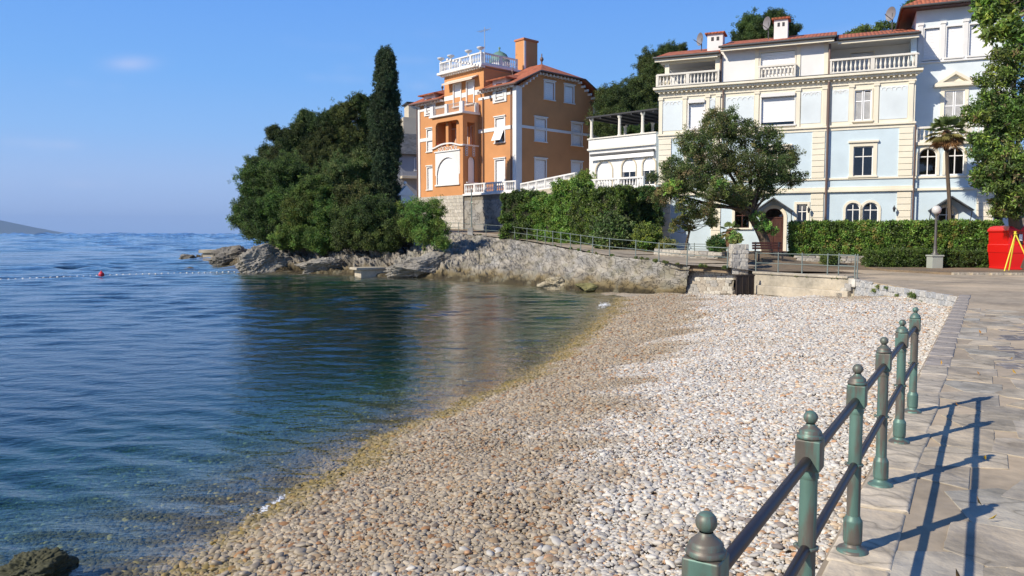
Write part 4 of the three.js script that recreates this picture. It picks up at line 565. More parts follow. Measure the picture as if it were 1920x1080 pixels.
  for (const x of [13.1, 2.25]) { const d = new THREE.Group(); d.name = 'dormer'; H.add(d); part('dormer_wall', wall([[x - 0.95, Y(14.2)], [x + 0.95, Y(14.2)], [x + 0.95, Y(16.35)], [x - 0.95, Y(16.35)]], [rectHole(x - 0.5, x + 0.5, Y(14.5), Y(15.95))], 2.5, 0.1), m.white, d); windowAt(d, x - 0.5, x + 0.5, Y(14.5), Y(15.95), { z: 0.1, sur: 0.08, lintel: false });
    roofPart('dormer_roof', roofPlane([P(x - 1.4, Y(16.35), 0.6), P(x + 1.4, Y(16.35), 0.6), P(x, Y(17.0), -1.6), P(x, Y(17.0), -1.6)]), m.tile, d); roofPart('dormer_roof', roofPlane([P(x + 1.4, Y(16.35), 0.6), P(x + 1.4, Y(16.35), -3.5), P(x, Y(17.0), -3.5), P(x, Y(17.0), -1.6)]), m.tile, d); roofPart('dormer_roof', roofPlane([P(x - 1.4, Y(16.35), -3.5), P(x - 1.4, Y(16.35), 0.6), P(x, Y(17.0), -1.6), P(x, Y(17.0), -3.5)]), m.tile, d); piece('dormer_finial', fin, m.pipe, d, [x, Y(16.95), -1.6], [0, 0, 0], [0.7, 0.7, 0.7]); }
  part('downpipe', [rod(P(10.75, Y(14.9), 0.12), P(10.75, -0.3, 0.12), 0.06), rod(P(W - 0.55, Y(15.3), 0.16), P(W - 0.55, -0.4, 0.16), 0.06), rod(P(0.1, Y(15.2), 0.16), P(0.1, -0.4, 0.16), 0.06)], m.pipe, H);
  { const l = thing('wall_statue', 'pale blue statue on a bracket in the corner beside the orange bay', 'statue', fOr.to(4.6, 9.9, 0.35).toArray(), fOr.turn); part('bracket', lathe([[0, -0.5], [0.12, -0.3], [0.3, -0.05], [0.3, 0]], 10), m.white, l); part('figure', lathe([[0.28, 0], [0.33, 0.3], [0.27, 0.9], [0.2, 1.3], [0.26, 1.5], [0.22, 1.75], [0.09, 1.85], [0.13, 2.0], [0.12, 2.15], [0, 2.25]], 14), M(0.3, 0.4, 0.55, 0.7, { map: T.plaster }), l); }
  // terrace below: ashlar plinth under the bay and grey wall with balustrade
  const tr = thing('terrace_wall', 'tall stone terrace wall with white balustrade below the orange villa', 'wall', fOr.pos(1.2), fOr.turn), q = (y) => y - 1.2;
  part('plinth_core', bx(3.2, 10.0, 0, q(5.6), -0.5, 1.98), m.mortar, tr); const ash = [1, 2, 3].map((k) => metric(new RoundedBoxGeometry(1, 0.33, 0.12, 1, 0.02))), R = rng(50), at3 = tones([[0.72, 0.69, 0.62], [0.66, 0.63, 0.57], [0.78, 0.75, 0.69]], stoneOpt);
  for (let r = 0; r < 13; r++) { let x = 3.2; while (x < 9.95) { const w = min(0.55 + 0.5 * R(), 10.05 - x); piece('ashlar_block', ash[0], at3[floor(R() * 3)], tr, [x + w / 2, 0.17 + r * 0.34, 1.99], [0, 0, 0], [w - 0.015, 1, 1]); x += w; } }
  part('grey_wall', bx(10.0, 17.2, 0, q(5.5), -1, 1.9), M(0.4, 0.385, 0.36, 0.95, { map: T.rock, bumpMap: T.rockB, bumpScale: 0.12 }), tr); part('wall_coping', rbx(10.0, 17.35, q(5.5), q(5.68), 1.3, 2.1, 0.03), m.white, tr); part('wall_end', bx(17.2, 17.5, 0, q(5.4), -3, 1.95), M(0.2, 0.22, 0.26, 0.9, { map: T.rock }), tr);
  { const w = (v) => [v.x, -v.z], g = extr(poly([w(fOr.to(3.2, 0, 1.9)), w(fOr.to(17.2, 0, 1.9)), w(fAn.to(-0.5, 0, 1.3)), w(fAn.to(-0.2, 0, -8)), w(fOr.to(17, 0, -14)), w(fOr.to(-3, 0, -14)), w(fOr.to(-3, 0, -1))]), 0.4).rotateX(-PI / 2).translate(0, 5.05, 0); sheet('villa_terrace', metric(g), m.concrete); }
  balustrade(tr, [10.15, 1.85], [17.3, 1.85], q(5.68), { piers: 5, h: 0.95, mat: m.white });
  const A2 = fOr.to(17.4, 0, 1.7), B2 = fAn.to(-0.4, 0, 1.4); const t2 = thing('terrace_balustrade', 'white balustrade on the terrace edge behind the clipped hedges', 'balustrade', [A2.x, 1.2, A2.z], atan2(-(B2.z - A2.z), B2.x - A2.x)); const L2 = hypot(B2.x - A2.x, B2.z - A2.z); part('retaining_wall', bx(0.2, L2, 0, 4.25, -0.5, 0), m.rock, t2); balustrade(t2, [0.2, -0.2], [L2, -0.2], 4.25, { piers: 6, mat: m.white });
}

// ---------------------------------------------------------------- pale blue villa with cream trim
function quoins(parent, x0, x1, y0, y1, z, mat = m.cream, flip = 0) { const n = Math.round((y1 - y0) / 0.37), h = (y1 - y0) / n; for (let i = 0; i < n; i++) part('quoin', rbx(x0 + (i % 2 && flip < 0 ? 0.18 : 0), x1 - (i % 2 && flip > 0 ? 0.18 : 0), y0 + i * h + 0.012, y0 + (i + 1) * h - 0.012, z, z + 0.06, 0.015), mat, parent); }
{
  const B0 = 0.7, H = thing('pale_blue_villa', 'large pale blue and cream villa with balustraded balconies behind the spreading tree', 'building', fWh.pos(B0), fWh.turn), Y = (y) => y - B0, P = (x, y, z) => V(x, Y(y), z), W = 15.15, Dp = 9;
  const holes = { g: [[8.74, 9.36, 2.3, 3.66]], s: [[11.9, 12.98, 5.3, 7.08], [6.9, 8.1, 5.3, 7.08], [1.9, 3.0, 5.3, 7.08]], t: [[11.88, 12.81, 8.62, 10.43], [6.5, 8.45, 8.62, 10.35], [1.97, 2.95, 8.68, 10.28]] };
  const R4 = (q) => q.map(([a, b, c, d]) => rectHole(a, b, Y(c), Y(d)));
  const strip = (a, b, y0, y1, hs) => wall([[a, Y(y0)], [b, Y(y0)], [b, Y(y1)], [a, Y(y1)]], hs, 0.3);
  part('ground_floor_wall', strip(0, W, 0.3, 4.35, [...R4(holes.g), archPath(11.55, 12.36, Y(1.9), Y(3.7)), archPath(12.5, 13.36, Y(1.9), Y(3.7)), archPath(6.8, 7.98, Y(0.71), Y(3.42)), rectHole(5.0, 5.9, Y(2.2), Y(3.4))]), m.paleblue, H);
  part('first_floor_wall', strip(0, W, 4.35, 8.3, R4(holes.s)), m.paleblue, H); part('second_floor_wall', strip(0, W, 8.3, 11.25, R4(holes.t)), m.cream, H);
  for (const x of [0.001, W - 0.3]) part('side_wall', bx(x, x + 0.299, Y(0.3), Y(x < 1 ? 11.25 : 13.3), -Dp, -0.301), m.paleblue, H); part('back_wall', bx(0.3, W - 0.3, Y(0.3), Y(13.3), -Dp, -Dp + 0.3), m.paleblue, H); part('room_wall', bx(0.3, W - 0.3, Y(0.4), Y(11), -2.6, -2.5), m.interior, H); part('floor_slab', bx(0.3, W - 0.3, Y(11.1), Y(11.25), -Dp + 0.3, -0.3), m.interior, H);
  // bands and cornices
  part('string_course', [rbx(-0.06, W + 0.08, Y(4.35), Y(4.5), 0.001, 0.16, 0.02), rbx(-0.04, W + 0.06, Y(4.5), Y(4.66), 0.001, 0.09, 0.02)], m.cream, H); part('sill_band', rbx(-0.03, W + 0.04, Y(5.1), Y(5.22), 0.001, 0.08, 0.02), m.cream, H);
  part('string_course', [rbx(-0.06, W + 0.08, Y(8.28), Y(8.4), 0.001, 0.15, 0.02), bx(-0.02, W + 0.03, Y(8.1), Y(8.28), 0.001, 0.05)], m.cream, H);
  part('main_cornice', [rbx(-0.32, W + 0.34, Y(11.27), Y(11.42), -0.3, 0.46, 0.02), rbx(-0.2, W + 0.2, Y(11.14), Y(11.27), -0.05, 0.3, 0.02), bx(-0.03, W + 0.03, Y(10.78), Y(10.86), 0.001, 0.07)], m.cream, H); part('cornice_bracket', brackets(-0.05, W + 0.1, Y(11.14), 0.001, 0.24, 0.3, 0.11, 0.1), m.cream, H);
  part('cornice_flashing', [bx(-0.34, W + 0.36, Y(11.42), Y(11.45), -0.3, 0.48)], m.gutter, H);
  // quoins and pilasters
  for (const [a, b, f] of [[0.02, 0.85, 1], [9.55, 10.28, -1], [14.35, 15.1, -1], [3.5, 4.1, 0]]) { quoins(H, a, b, Y(5.24), Y(8.08), 0.001, m.cream, 0); quoins(H, a, b, Y(0.5), Y(4.33), 0.001, m.cream, 0); }
  for (const [a, b] of [[0.15, 1.55], [3.2, 3.65], [4.3, 6.05], [8.85, 10.0], [10.6, 11.55], [13.25, 14.75]]) { const q = part('wall_panel', bx(a, b, Y(8.62), Y(10.55), 0.001, 0.025), m.panelblue, H); part('panel_ornament', [0, 1, 2, 3, 4].map((k) => new THREE.TorusGeometry(0.13 + 0.04 * (k % 2), 0.02, 5, 12, PI).translate(lerp(a + 0.22, b - 0.22, k / 4), Y(10.36) - 0.06 * (k % 2), 0.03)), m.white, q); }
  for (const x of [-0.0, 1.58, 3.05, 3.72, 6.1, 8.55, 10.08, 11.58, 12.95, 14.8]) part('pilaster', [bx(x, x + 0.24, Y(8.42), Y(10.62), 0.001, 0.07), bx(x - 0.04, x + 0.28, Y(10.62), Y(10.76), 0.001, 0.11)], m.cream, H);
  // windows and door
  windowAt(H, 11.9, 12.98, Y(5.3), Y(7.08), { style: 'glass', mat: m.cream, sur: 0.22, cap: 0.12 }); windowAt(H, 6.9, 8.1, Y(5.3), Y(7.08), { style: 'glass', mat: m.cream, sur: 0.22 }); windowAt(H, 1.9, 3.0, Y(5.3), Y(7.08), { style: 'glass', mat: m.cream, sur: 0.22 });
  windowAt(H, 11.88, 12.81, Y(8.62), Y(10.43), { style: 'louvre', mat: m.cream, sur: 0.08, lintel: false }); windowAt(H, 6.5, 8.45, Y(8.62), Y(10.35), { open: 0.12, mat: m.white, sur: 0.08, lintel: false }); windowAt(H, 1.97, 2.95, Y(8.68), Y(10.28), { mat: m.white, sur: 0.08, lintel: false });
  part('shutter_box', [rbx(6.45, 8.5, Y(10.36), Y(10.6), 0.08, 0.2, 0.02), rbx(1.92, 3.0, Y(10.3), Y(10.54), 0.08, 0.2, 0.02)], m.white, H);
  windowAt(H, 8.74, 9.36, Y(2.3), Y(3.66), { style: 'glass', mat: m.cream, sur: 0.14, lintel: false }); windowAt(H, 5.0, 5.9, Y(2.2), Y(3.4), { style: 'glass', mat: m.cream, sur: 0.16, lintel: false, frameMat: m.wood });
  archWindow(H, 11.55, 12.36, Y(1.9), Y(3.7), { mat: m.cream }); archWindow(H, 12.5, 13.36, Y(1.9), Y(3.7), { mat: m.cream }); archWindow(H, 6.8, 7.98, Y(0.71), Y(3.42), { mat: m.cream, style: 'door', sur: 0.2 });
  const hood = (x0, x1, y, z0, z1, parent) => { const xm = (x0 + x1) / 2, r = 0.75; const g = new THREE.Group(); g.name = 'door_hood'; parent.add(g); for (const s of [-1, 1]) { const l = hypot((x1 - x0) / 2, r), a = atan2(r, (x1 - x0) / 2); part('hood_roof', bx(0, l + 0.1, -0.03, 0.03, z0, z1).rotateZ(s > 0 ? -a : a - 0).translate(0, 0, 0).applyMatrix4(s > 0 ? new THREE.Matrix4() : new THREE.Matrix4()).translate(s > 0 ? xm : x0 - 0.09 * cos(a), s > 0 ? Y(y) + r : Y(y) - 0.09 * sin(a), 0), m.slate, g); part('hood_strut', rod(V(s > 0 ? x1 : x0, Y(y) - 0.02, z1 - 0.12), V(s > 0 ? x1 : x0, Y(y) - 0.85, z0 + 0.04), 0.025), m.dark, g); } };
  hood(6.35, 8.45, 3.3, 0.02, 0.75, H);
  // attic: open loggia left, closed middle, balcony right
  part('attic_wall', wall([[3.95, Y(11.45)], [10.35, Y(11.45)], [10.35, Y(13.45)], [3.95, Y(13.45)]], [rectHole(6.4, 8.42, Y(11.6), Y(13.15))], 0.3, 0.02), m.white, H); part('attic_wall', [bx(10.05, 10.35, Y(11.45), Y(13.4), -1.9, -0.281), bx(3.95, 4.25, Y(11.45), Y(13.3), -2.8, -0.281)], m.white, H);
  windowAt(H, 6.4, 8.42, Y(11.6), Y(13.15), { z: 0.02, sur: 0.06, lintel: false, mat: m.cream }); part('attic_pilaster', [bx(6.05, 6.28, Y(11.45), Y(13.4), 0.025, 0.08), bx(8.52, 8.75, Y(11.45), Y(13.4), 0.025, 0.08), bx(10.1, 10.34, Y(11.45), Y(13.4), 0.025, 0.07)], m.cream, H);
  part('balcony_wall', wall([[10.36, Y(11.45)], [W, Y(11.45)], [W, Y(13.3)], [10.36, Y(13.3)]], [rectHole(11.6, 12.9, Y(11.5), Y(13.0))], 0.25, -1.65), m.white, H); windowAt(H, 11.6, 12.9, Y(11.5), Y(13.0), { z: -1.65, sur: 0.05, lintel: false, mat: m.cream });
  part('loggia_back', bx(0.1, 3.95, Y(11.45), Y(13.2), -3.0, -2.8), m.white, H); for (const x of [0.35, 3.6]) part('loggia_column', rbx(x, x + 0.3, Y(11.45), Y(13.15), -0.3, 0.0, 0.02), m.cream, H); part('loggia_beam', bx(0.1, 3.95, Y(12.98), Y(13.2), -0.32, 0.02), m.cream, H); part('loggia_ceiling', bx(0.1, 3.95, Y(13.2), Y(13.26), -3.0, 0.3), m.white, H); part('balcony_ceiling', bx(10.36, W, Y(13.3), Y(13.36), -1.9, 0.4), m.white, H);
  balustrade(H, [-0.1, 0.2], [3.9, 0.2], Y(11.45), { piers: 2, h: 0.85 }); balustrade(H, [-0.1, -2.6], [-0.1, 0.1], Y(11.45), { piers: 1, h: 0.85 }); balustrade(H, [6.3, 0.25], [8.5, 0.25], Y(11.45), { piers: 1, h: 0.85 }); balustrade(H, [10.45, 0.2], [W, 0.2], Y(11.45), { piers: 2, h: 0.9 }); balustrade(H, [W, 0.1], [W, -1.4], Y(11.45), { piers: 1, h: 0.9 });
  // roofs with gutters
  for (const [a, b, y, z] of [[-0.35, 3.88, 13.36, 0.45], [3.9, 10.75, 13.62, 0.75], [10.77, W + 0.15, 13.46, 0.5]]) { const r = roofPart('roof', roofPlane([P(a, y, z), P(b, y, z), P(b, y + 1.48, z - 5.2), P(a, y + 1.48, z - 5.2)], 0.1), m.tile, H); roofPart('roof_back', roofPlane([P(b, y, -Dp - 0.3), P(a, y, -Dp - 0.3), P(a, y + 1.48, z - 5.2), P(b, y + 1.48, z - 5.2)], 0.1), m.tile, r); part('gutter', rod(P(a, y - 0.03, z + 0.03), P(b, y - 0.03, z + 0.03), 0.075), m.gutter, r); part('fascia', [bx(a + 0.1, b - 0.1, Y(y) - 0.28, Y(y) - 0.1, z - 0.2, z - 0.08)], m.cream, r); part('gable_infill', [bx(a + 0.15, a + 0.2, Y(y) - 0.1, Y(y) + 0.12, -Dp, z - 0.3)], m.white, r); }
  part('downpipe', [rod(P(10.42, 13.4, 0.18), P(10.42, 0.7, 0.18), 0.07), rod(P(10.42, 13.4, 0.18), P(10.6, 13.55, 0.7), 0.07), rod(P(15.2, 8.2, 0.12), P(15.2, 0.7, 0.12), 0.05), rod(P(3.98, 13.3, 0.12), P(3.98, 11.5, 0.12), 0.06), rod(P(4.15, 11.2, 0.14), P(4.15, 8.4, 0.14), 0.05)], m.pipe, H);
  for (const [x, z, y, w] of [[3.3, -2.2, 13.6, 0.5], [7.4, -2.5, 14.2, 0.42]]) { const c = part('chimney', bx(x - w, x + w, Y(y), Y(y + 1.45), z - w, z + w), m.white, H); part('chimney_vent', [bx(x - w * 0.5, x - w * 0.15, Y(y + 1.0), Y(y + 1.25), z + w, z + w + 0.01), bx(x + w * 0.2, x + w * 0.55, Y(y + 1.0), Y(y + 1.25), z + w, z + w + 0.01)], m.dark, c); part('chimney_cap', [rbx(x - w - 0.15, x + w + 0.15, Y(y + 1.45), Y(y + 1.55), z - w - 0.15, z + w + 0.15, 0.02), bx(-0.5, 0.5, -0.03, 0.03, -0.6, 0.6).rotateX(0.25).translate(x, Y(y + 1.68), z)], m.tile, c); }
  const dish = (x, y, z) => { const d = thing('satellite_dish', 'grey satellite dish on the roof ' + dishAt.shift(), 'dish', fWh.to(x, y, z).toArray(), fWh.turn); part('reflector', lathe([[0, 0], [0.25, 0.03], [0.45, 0.1], [0.6, 0.2], [0.58, 0.22], [0.43, 0.13], [0.24, 0.06], [0, 0.04]], 20).scale(0.72, 0.72, 0.72).rotateX(-PI / 2).rotateY(PI).rotateY(-0.9).translate(0, 0.9, 0), M(0.22, 0.21, 0.22, 0.5), d); part('mast', rod(V(0, -0.6, 0), V(0, 0.95, 0.05), 0.035), m.gutter, d); part('feed_arm', rod(V(0, 0.5, 0.1), V(-0.45, 0.8, 0.55), 0.02), m.gutter, d); };
  const dishAt = ['beside the left chimney', 'beside the right chimney', 'against the corner tower']; dish(2.35, 14.0, -2.2); dish(6.6, 14.7, -2.6); dish(13.9, 14.4, -2.2);
  for (const [x, y] of [[9.45, 3.3], [14.2, 3.3]]) { const l = new THREE.Group(); l.name = 'wall_lantern'; l.position.set(x, Y(y), 0.07); H.add(l); part('bracket', rod(V(0, 0.1, 0), V(0, 0.2, 0.22), 0.015), m.dark, l); part('lantern', [lathe([[0.04, -0.2], [0.09, 0.0], [0.1, 0.04], [0.03, 0.14], [0, 0.2]], 6).translate(0, 0, 0.24)], m.dark, l); }
  // corner tower, set back, with pedimented window, balcony and hipped roof
  const tw = new THREE.Group(); tw.name = 'corner_tower'; H.add(tw); const z = -1.5, x0 = 15.16, x1 = 20.4;
  part('tower_wall', wall([[x0, Y(7.0)], [x1, Y(7.0)], [x1, Y(15.35)], [x0, Y(15.35)]], [rectHole(15.62, 16.42, Y(12.25), Y(14.05)), rectHole(16.8, 17.6, Y(12.25), Y(14.05)), rectHole(17.98, 19.1, Y(12.25), Y(14.05)), rectHole(16.8, 17.85, Y(7.9), Y(10.3))], 0.3, z), m.panelblue, tw);
  part('tower_side', [bx(x0 + 0.001, x0 + 0.3, Y(11), Y(15.35), -7.5, z - 0.301), bx(x1 - 0.3, x1, Y(0.3), Y(15.35), -7.5, z - 0.301), bx(x0 + 0.3, x1 - 0.3, Y(0.3), Y(15.35), -7.5, -7.2)], m.panelblue, tw); part('room_wall', bx(x0 + 0.3, x1 - 0.3, Y(0.4), Y(15.3), -3.2, -3.1), m.interior, tw);
  for (const [a, b] of [[15.62, 16.42], [16.8, 17.6], [17.98, 19.1]]) windowAt(tw, a, b, Y(12.25), Y(14.05), { z, sur: 0.07, lintel: false, mat: m.white }); for (const a of [15.3, 16.48, 17.66]) part('tower_pilaster', [bx(a, a + 0.24, Y(12.1), Y(14.25), z + 0.001, z + 0.09), bx(a - 0.04, a + 0.28, Y(14.25), Y(14.4), z + 0.001, z + 0.13)], m.white, tw);
  part('tower_band', rbx(x0, x1 + 0.05, Y(12.0), Y(12.1), z + 0.001, z + 0.14, 0.02), m.white, tw); windowAt(tw, 16.8, 17.85, Y(7.9), Y(10.3), { z, style: 'louvre', mat: m.cream, sur: 0.2, lintel: false });
  part('pediment', [rbx(16.2, 18.45, Y(10.52), Y(10.68), z + 0.001, z + 0.3, 0.02), extr((() => { const s = poly([[16.2, Y(10.68)], [18.45, Y(10.68)], [17.325, Y(11.4)]]); s.holes.push(new THREE.Path([[16.65, Y(10.78)], [18.0, Y(10.78)], [17.325, Y(11.22)]].map(([a, b]) => new THREE.Vector2(a, b)))); return s; })(), 0.28).translate(0, 0, z + 0.005), bx(16.5, 18.2, Y(10.69), Y(11.0), z + 0.001, z + 0.02)], m.cream, tw);
  const zb = -0.25; part('porch_wall', wall([[x0, Y(0.3)], [19.4, Y(0.3)], [19.4, Y(7.0)], [x0, Y(7.0)]], [archPath(15.45, 16.4, Y(5.25), Y(7.0) - 0.15), archPath(16.85, 17.8, Y(5.25), Y(7.0) - 0.15), archPath(16.55, 17.45, Y(1.0), Y(3.4))], 0.3, zb), m.paleblue, tw); part('porch_side', bx(19.1, 19.4, Y(0.3), Y(7.0), z, zb - 0.3), m.paleblue, tw);
  archWindow(tw, 15.45, 16.4, Y(5.25), Y(6.85), { z: zb, mat: m.cream }); archWindow(tw, 16.85, 17.8, Y(5.25), Y(6.85), { z: zb, mat: m.cream }); archWindow(tw, 16.55, 17.45, Y(1.0), Y(3.4), { z: zb, mat: m.cream }); hood(16.1, 18.2, 3.2, zb + 0.02, zb + 0.95, tw);
  part('porch_band', [rbx(x0, 19.45, Y(4.35), Y(4.5), zb + 0.001, zb + 0.14, 0.02), rbx(x0, 19.45, Y(5.08), Y(5.2), zb + 0.001, zb + 0.09, 0.02)], m.cream, tw); part('balcony_slab', rbx(x0, 19.6, Y(7.0), Y(7.2), z + 0.001, zb + 0.22, 0.03), m.cream, tw); balustrade(tw, [x0 + 0.1, zb], [19.4, zb], Y(7.2), { piers: 3, h: 0.9 }); quoins(tw, 18.5, 19.35, Y(0.5), Y(4.3), zb + 0.001);
  const ye = 15.3, o = 0.85; const rr = roofPart('tower_roof', roofPlane([P(x0 - o, ye, z + o), P(x1 + o, ye, z + o), P(x1 - 1.5, ye + 1.9, -4.4), P(x0 + 1.9, ye + 1.9, -4.4)], 0.12), m.tile, tw); roofPart('roof_slope', roofPlane([P(x0 - o, ye, -7.5 - o), P(x0 - o, ye, z + o), P(x0 + 1.9, ye + 1.9, -4.4), P(x0 + 1.9, ye + 1.9, -4.41)], 0.12), m.tile, rr); roofPart('roof_slope', roofPlane([P(x1 + o, ye, -7.5 - o), P(x0 - o, ye, -7.5 - o), P(x0 + 1.9, ye + 1.9, -4.4), P(x1 - 1.5, ye + 1.9, -4.4)], 0.12), m.tile, rr); roofPart('roof_slope', roofPlane([P(x1 + o, ye, z + o), P(x1 + o, ye, -7.5 - o), P(x1 - 1.5, ye + 1.9, -4.41), P(x1 - 1.5, ye + 1.9, -4.4)], 0.12), m.tile, rr);
  part('gutter', [rod(P(x0 - o, ye - 0.05, z + o), P(x1 + o, ye - 0.05, z + o), 0.07), rod(P(x0 - o, ye - 0.05, z + o), P(x0 - o, ye - 0.05, -7.5), 0.07)], m.gutter, rr); part('soffit', [bx(x0 - o + 0.1, x1 + o - 0.1, Y(ye) - 0.16, Y(ye) - 0.1, z, z + o - 0.08), bx(x0 - o + 0.1, x0, Y(ye) - 0.16, Y(ye) - 0.1, -7.5, z)], m.wood, rr);
  // lower wing on the left with arcade, terrace parapet and pergola
  const A = thing('arcade_wing', 'low white wing with three arched doors and columned roof terrace between the two villas', 'building', fAn.pos(0.8), fAn.turn), q = (y) => y - 0.8, AW = 5.75;
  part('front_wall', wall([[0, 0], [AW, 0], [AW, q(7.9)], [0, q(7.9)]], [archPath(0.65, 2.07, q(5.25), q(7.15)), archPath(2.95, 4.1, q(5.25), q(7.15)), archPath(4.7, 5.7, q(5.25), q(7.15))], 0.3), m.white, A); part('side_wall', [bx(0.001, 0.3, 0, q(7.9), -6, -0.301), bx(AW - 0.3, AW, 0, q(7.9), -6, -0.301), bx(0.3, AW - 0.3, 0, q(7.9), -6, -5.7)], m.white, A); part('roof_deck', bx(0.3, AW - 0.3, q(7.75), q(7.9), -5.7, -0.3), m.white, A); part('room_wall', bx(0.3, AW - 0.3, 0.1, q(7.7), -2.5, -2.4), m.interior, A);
  part('parapet', [bx(-0.05, AW + 0.02, q(7.9), q(8.78), -0.3, 0.05), bx(-0.05, 0.3, q(7.9), q(8.78), -6, -0.301)], m.white, A); part('parapet_cap', [rbx(-0.12, AW + 0.05, q(8.78), q(8.88), -0.35, 0.14, 0.02), rbx(-0.1, AW + 0.05, q(7.98), q(8.12), 0.051, 0.18, 0.02)], m.balust, A);
  archWindow(A, 0.65, 2.07, q(5.25), q(7.15), { style: 'shutter', mat: m.beige, sur: 0.1 }); const d2 = archWindow(A, 2.95, 4.1, q(5.25), q(7.15), { mat: m.beige, sur: 0.1 }); archWindow(A, 4.7, 5.7, q(5.25), q(7.15), { mat: m.beige, sur: 0.1 }); for (const [a, b] of [[2.95, 4.1], [4.7, 5.7]]) part('half_blind', extr(archPath(a + 0.01, b - 0.01, q(6.25), q(7.14), THREE.Shape), 0.02).translate(0, 0, -0.07), m.shutter, A);
  part('awning_case', rbx(0.25, AW - 0.05, q(7.52), q(7.7), 0.02, 0.3, 0.03), m.gutter, A); part('awning_valance', bx(0.25, AW - 0.05, q(7.22), q(7.5), 0.22, 0.25), m.shutter, A);
  const colG = metric(lathe([[0.15, 0], [0.15, 0.08], [0.115, 0.12], [0.1, 1.2], [0.1, 1.25], [0.15, 1.32], [0.17, 1.38], [0.17, 1.48]], 14)); for (const [x, zc] of [[0.1, -0.12], [2.6, -0.12], [4.55, -0.12], [0.1, -4.5], [2.6, -4.5], [5.4, -4.5]]) piece('column', colG, m.balust, A, [x, q(8.88), zc]);
  part('pergola_roof', [bx(-0.2, AW + 0.1, q(10.37), q(10.47), -4.8, 0.15), ...[0, 1, 2, 3, 4, 5, 6].map((k) => bx(0.1 + k * 0.9, 0.18 + k * 0.9, q(10.24), q(10.369), -4.8, 0.1))], m.dark, A); part('terrace_wall', bx(1, AW - 0.1, q(8.9), q(9.6), -4.9, -4.8), m.interior, A);
  part('terrace_floor', bx(-0.6, AW + 0.2, q(4.75), q(4.9), 0.001, 1.6), m.white, A); part('terrace_front', bx(-0.6, AW + 0.2, 0, q(4.75), 1.3, 1.5), m.rock, A); balustrade(A, [-0.45, 1.45], [AW, 1.45], q(4.9), { piers: 3, h: 0.85, mat: m.white });
}
// house half hidden behind the cypress
{
  const p = at(775, 340, 97), o = thing('hillside_house', 'pale house with slate roof half hidden between cypress and orange villa', 'building', [p.x, 4, p.z - 6], 0.35); const sc = 97 / F;
  const yy = (v) => EYE + (443 - v) * sc - 4 + 0.3;
  part('wall', bx(-4.2, 4.2, 0, yy(285), -6, 0), m.greywall, o); part('upper_wall', bx(-1.4, 4.4, yy(285), yy(208), -6, -3), m.beige, o); part('top_wall', bx(-0.6, 2.6, yy(208), yy(180), -6, -3.2), m.beige, o); part('top_cap', rbx(-0.9, 2.9, yy(180), yy(177), -6.2, -3, 0.03), m.dark, o);
  const rf = roofPart('roof', roofPlane([V(-4.8, yy(287), 0.6), V(4.8, yy(287), 0.6), V(4.0, yy(228), -4), V(-1.5, yy(228), -4)], 0.12), m.slate, o); part('ridge_vent', rbx(0.4, 1.1, yy(230), yy(218), -3.9, -3.4, 0.03), m.dark, rf);
  for (const x of [-0.2, 1.6]) windowAt(o, x - 0.35, x + 0.35, yy(318), yy(294), { z: 0.05, sur: 0.08, lintel: false }); windowAt(o, 1.7, 2.6, yy(225), yy(206), { z: -2.95, style: 'glass', sur: 0.1, lintel: false }); part('balcony', rbx(-2.5, 3.5, yy(335), yy(330), 0, 1.1, 0.03), m.beige, o); part('balcony_front', bx(-2.5, 3.5, yy(330), yy(322), 0.95, 1.05), m.greywall, o);
  const g = at(760, 370, 66), gg = thing('garden_shrine', 'small white gabled gate pier with ball top beside the cypress', 'gate', [g.x, 3, g.z], 0.5); part('pier', bx(-0.5, 0.5, 0, 2.1, -0.3, 0.3), m.white, gg); part('gable', extr(poly([[-0.75, 2.1], [0.75, 2.1], [0, 2.95]]), 0.7).translate(0, 0, -0.35), m.white, gg); part('ball', new THREE.SphereGeometry(0.16, 12, 8).translate(0, 3.15, 0), m.white, gg);
}

// ---------------------------------------------------------------- plants
const leafMat = (rough = 0.6) => new THREE.MeshPhysicalMaterial({ color: 0xffffff, roughness: rough, transmission: 0.28, thickness: 0, side: THREE.DoubleSide, specularIntensity: 0.6 });
const LEAF = leafMat(0.62), GLOSS = leafMat(0.45);
function sprig(seed, n, len, wid, ball = 0.6) {   // a twig end: leaves leaving one point in all directions
  const R = rng(seed), p = [];
  for (let i = 0; i < n; i++) {
    const o = V(R() - 0.5, R() - 0.5, R() - 0.5).multiplyScalar(ball * len * 2.4), d = V(R() - 0.5, R() - 0.3, R() - 0.5).normalize(), s = d.clone().cross(V(R() - 0.5, R() - 0.5, R() - 0.5)).normalize(), up = s.clone().cross(d), l = len * (0.7 + 0.6 * R()), w = wid * (0.8 + 0.4 * R());
    const a = o, t = o.clone().addScaledVector(d, l).addScaledVector(up, -0.18 * l), q = o.clone().addScaledVector(d, l * 0.5), b = q.clone().addScaledVector(s, w / 2).addScaledVector(up, 0.12 * w), c = q.clone().addScaledVector(s, -w / 2).addScaledVector(up, 0.12 * w);
    for (const v of [a, b, t, a, t, c]) p.push(v.x, v.y, v.z);
  }
  const g = new THREE.BufferGeometry(); g.setAttribute('position', new THREE.Float32BufferAttribute(p, 3)); g.computeVertexNormals(); return g;
}
const SPRIG = { broad: [1, 2, 3].map((k) => sprig(k, 11, 0.17, 0.085)), big: [4, 5, 6].map((k) => sprig(k, 9, 0.2, 0.085)), fine: [7, 8, 9].map((k) => sprig(k, 16, 0.11, 0.035)), oak: [13, 14, 15].map((k) => sprig(k, 26, 0.105, 0.05, 1.15)), small: [10, 11, 12].map((k) => sprig(k, 14, 0.085, 0.045)) };
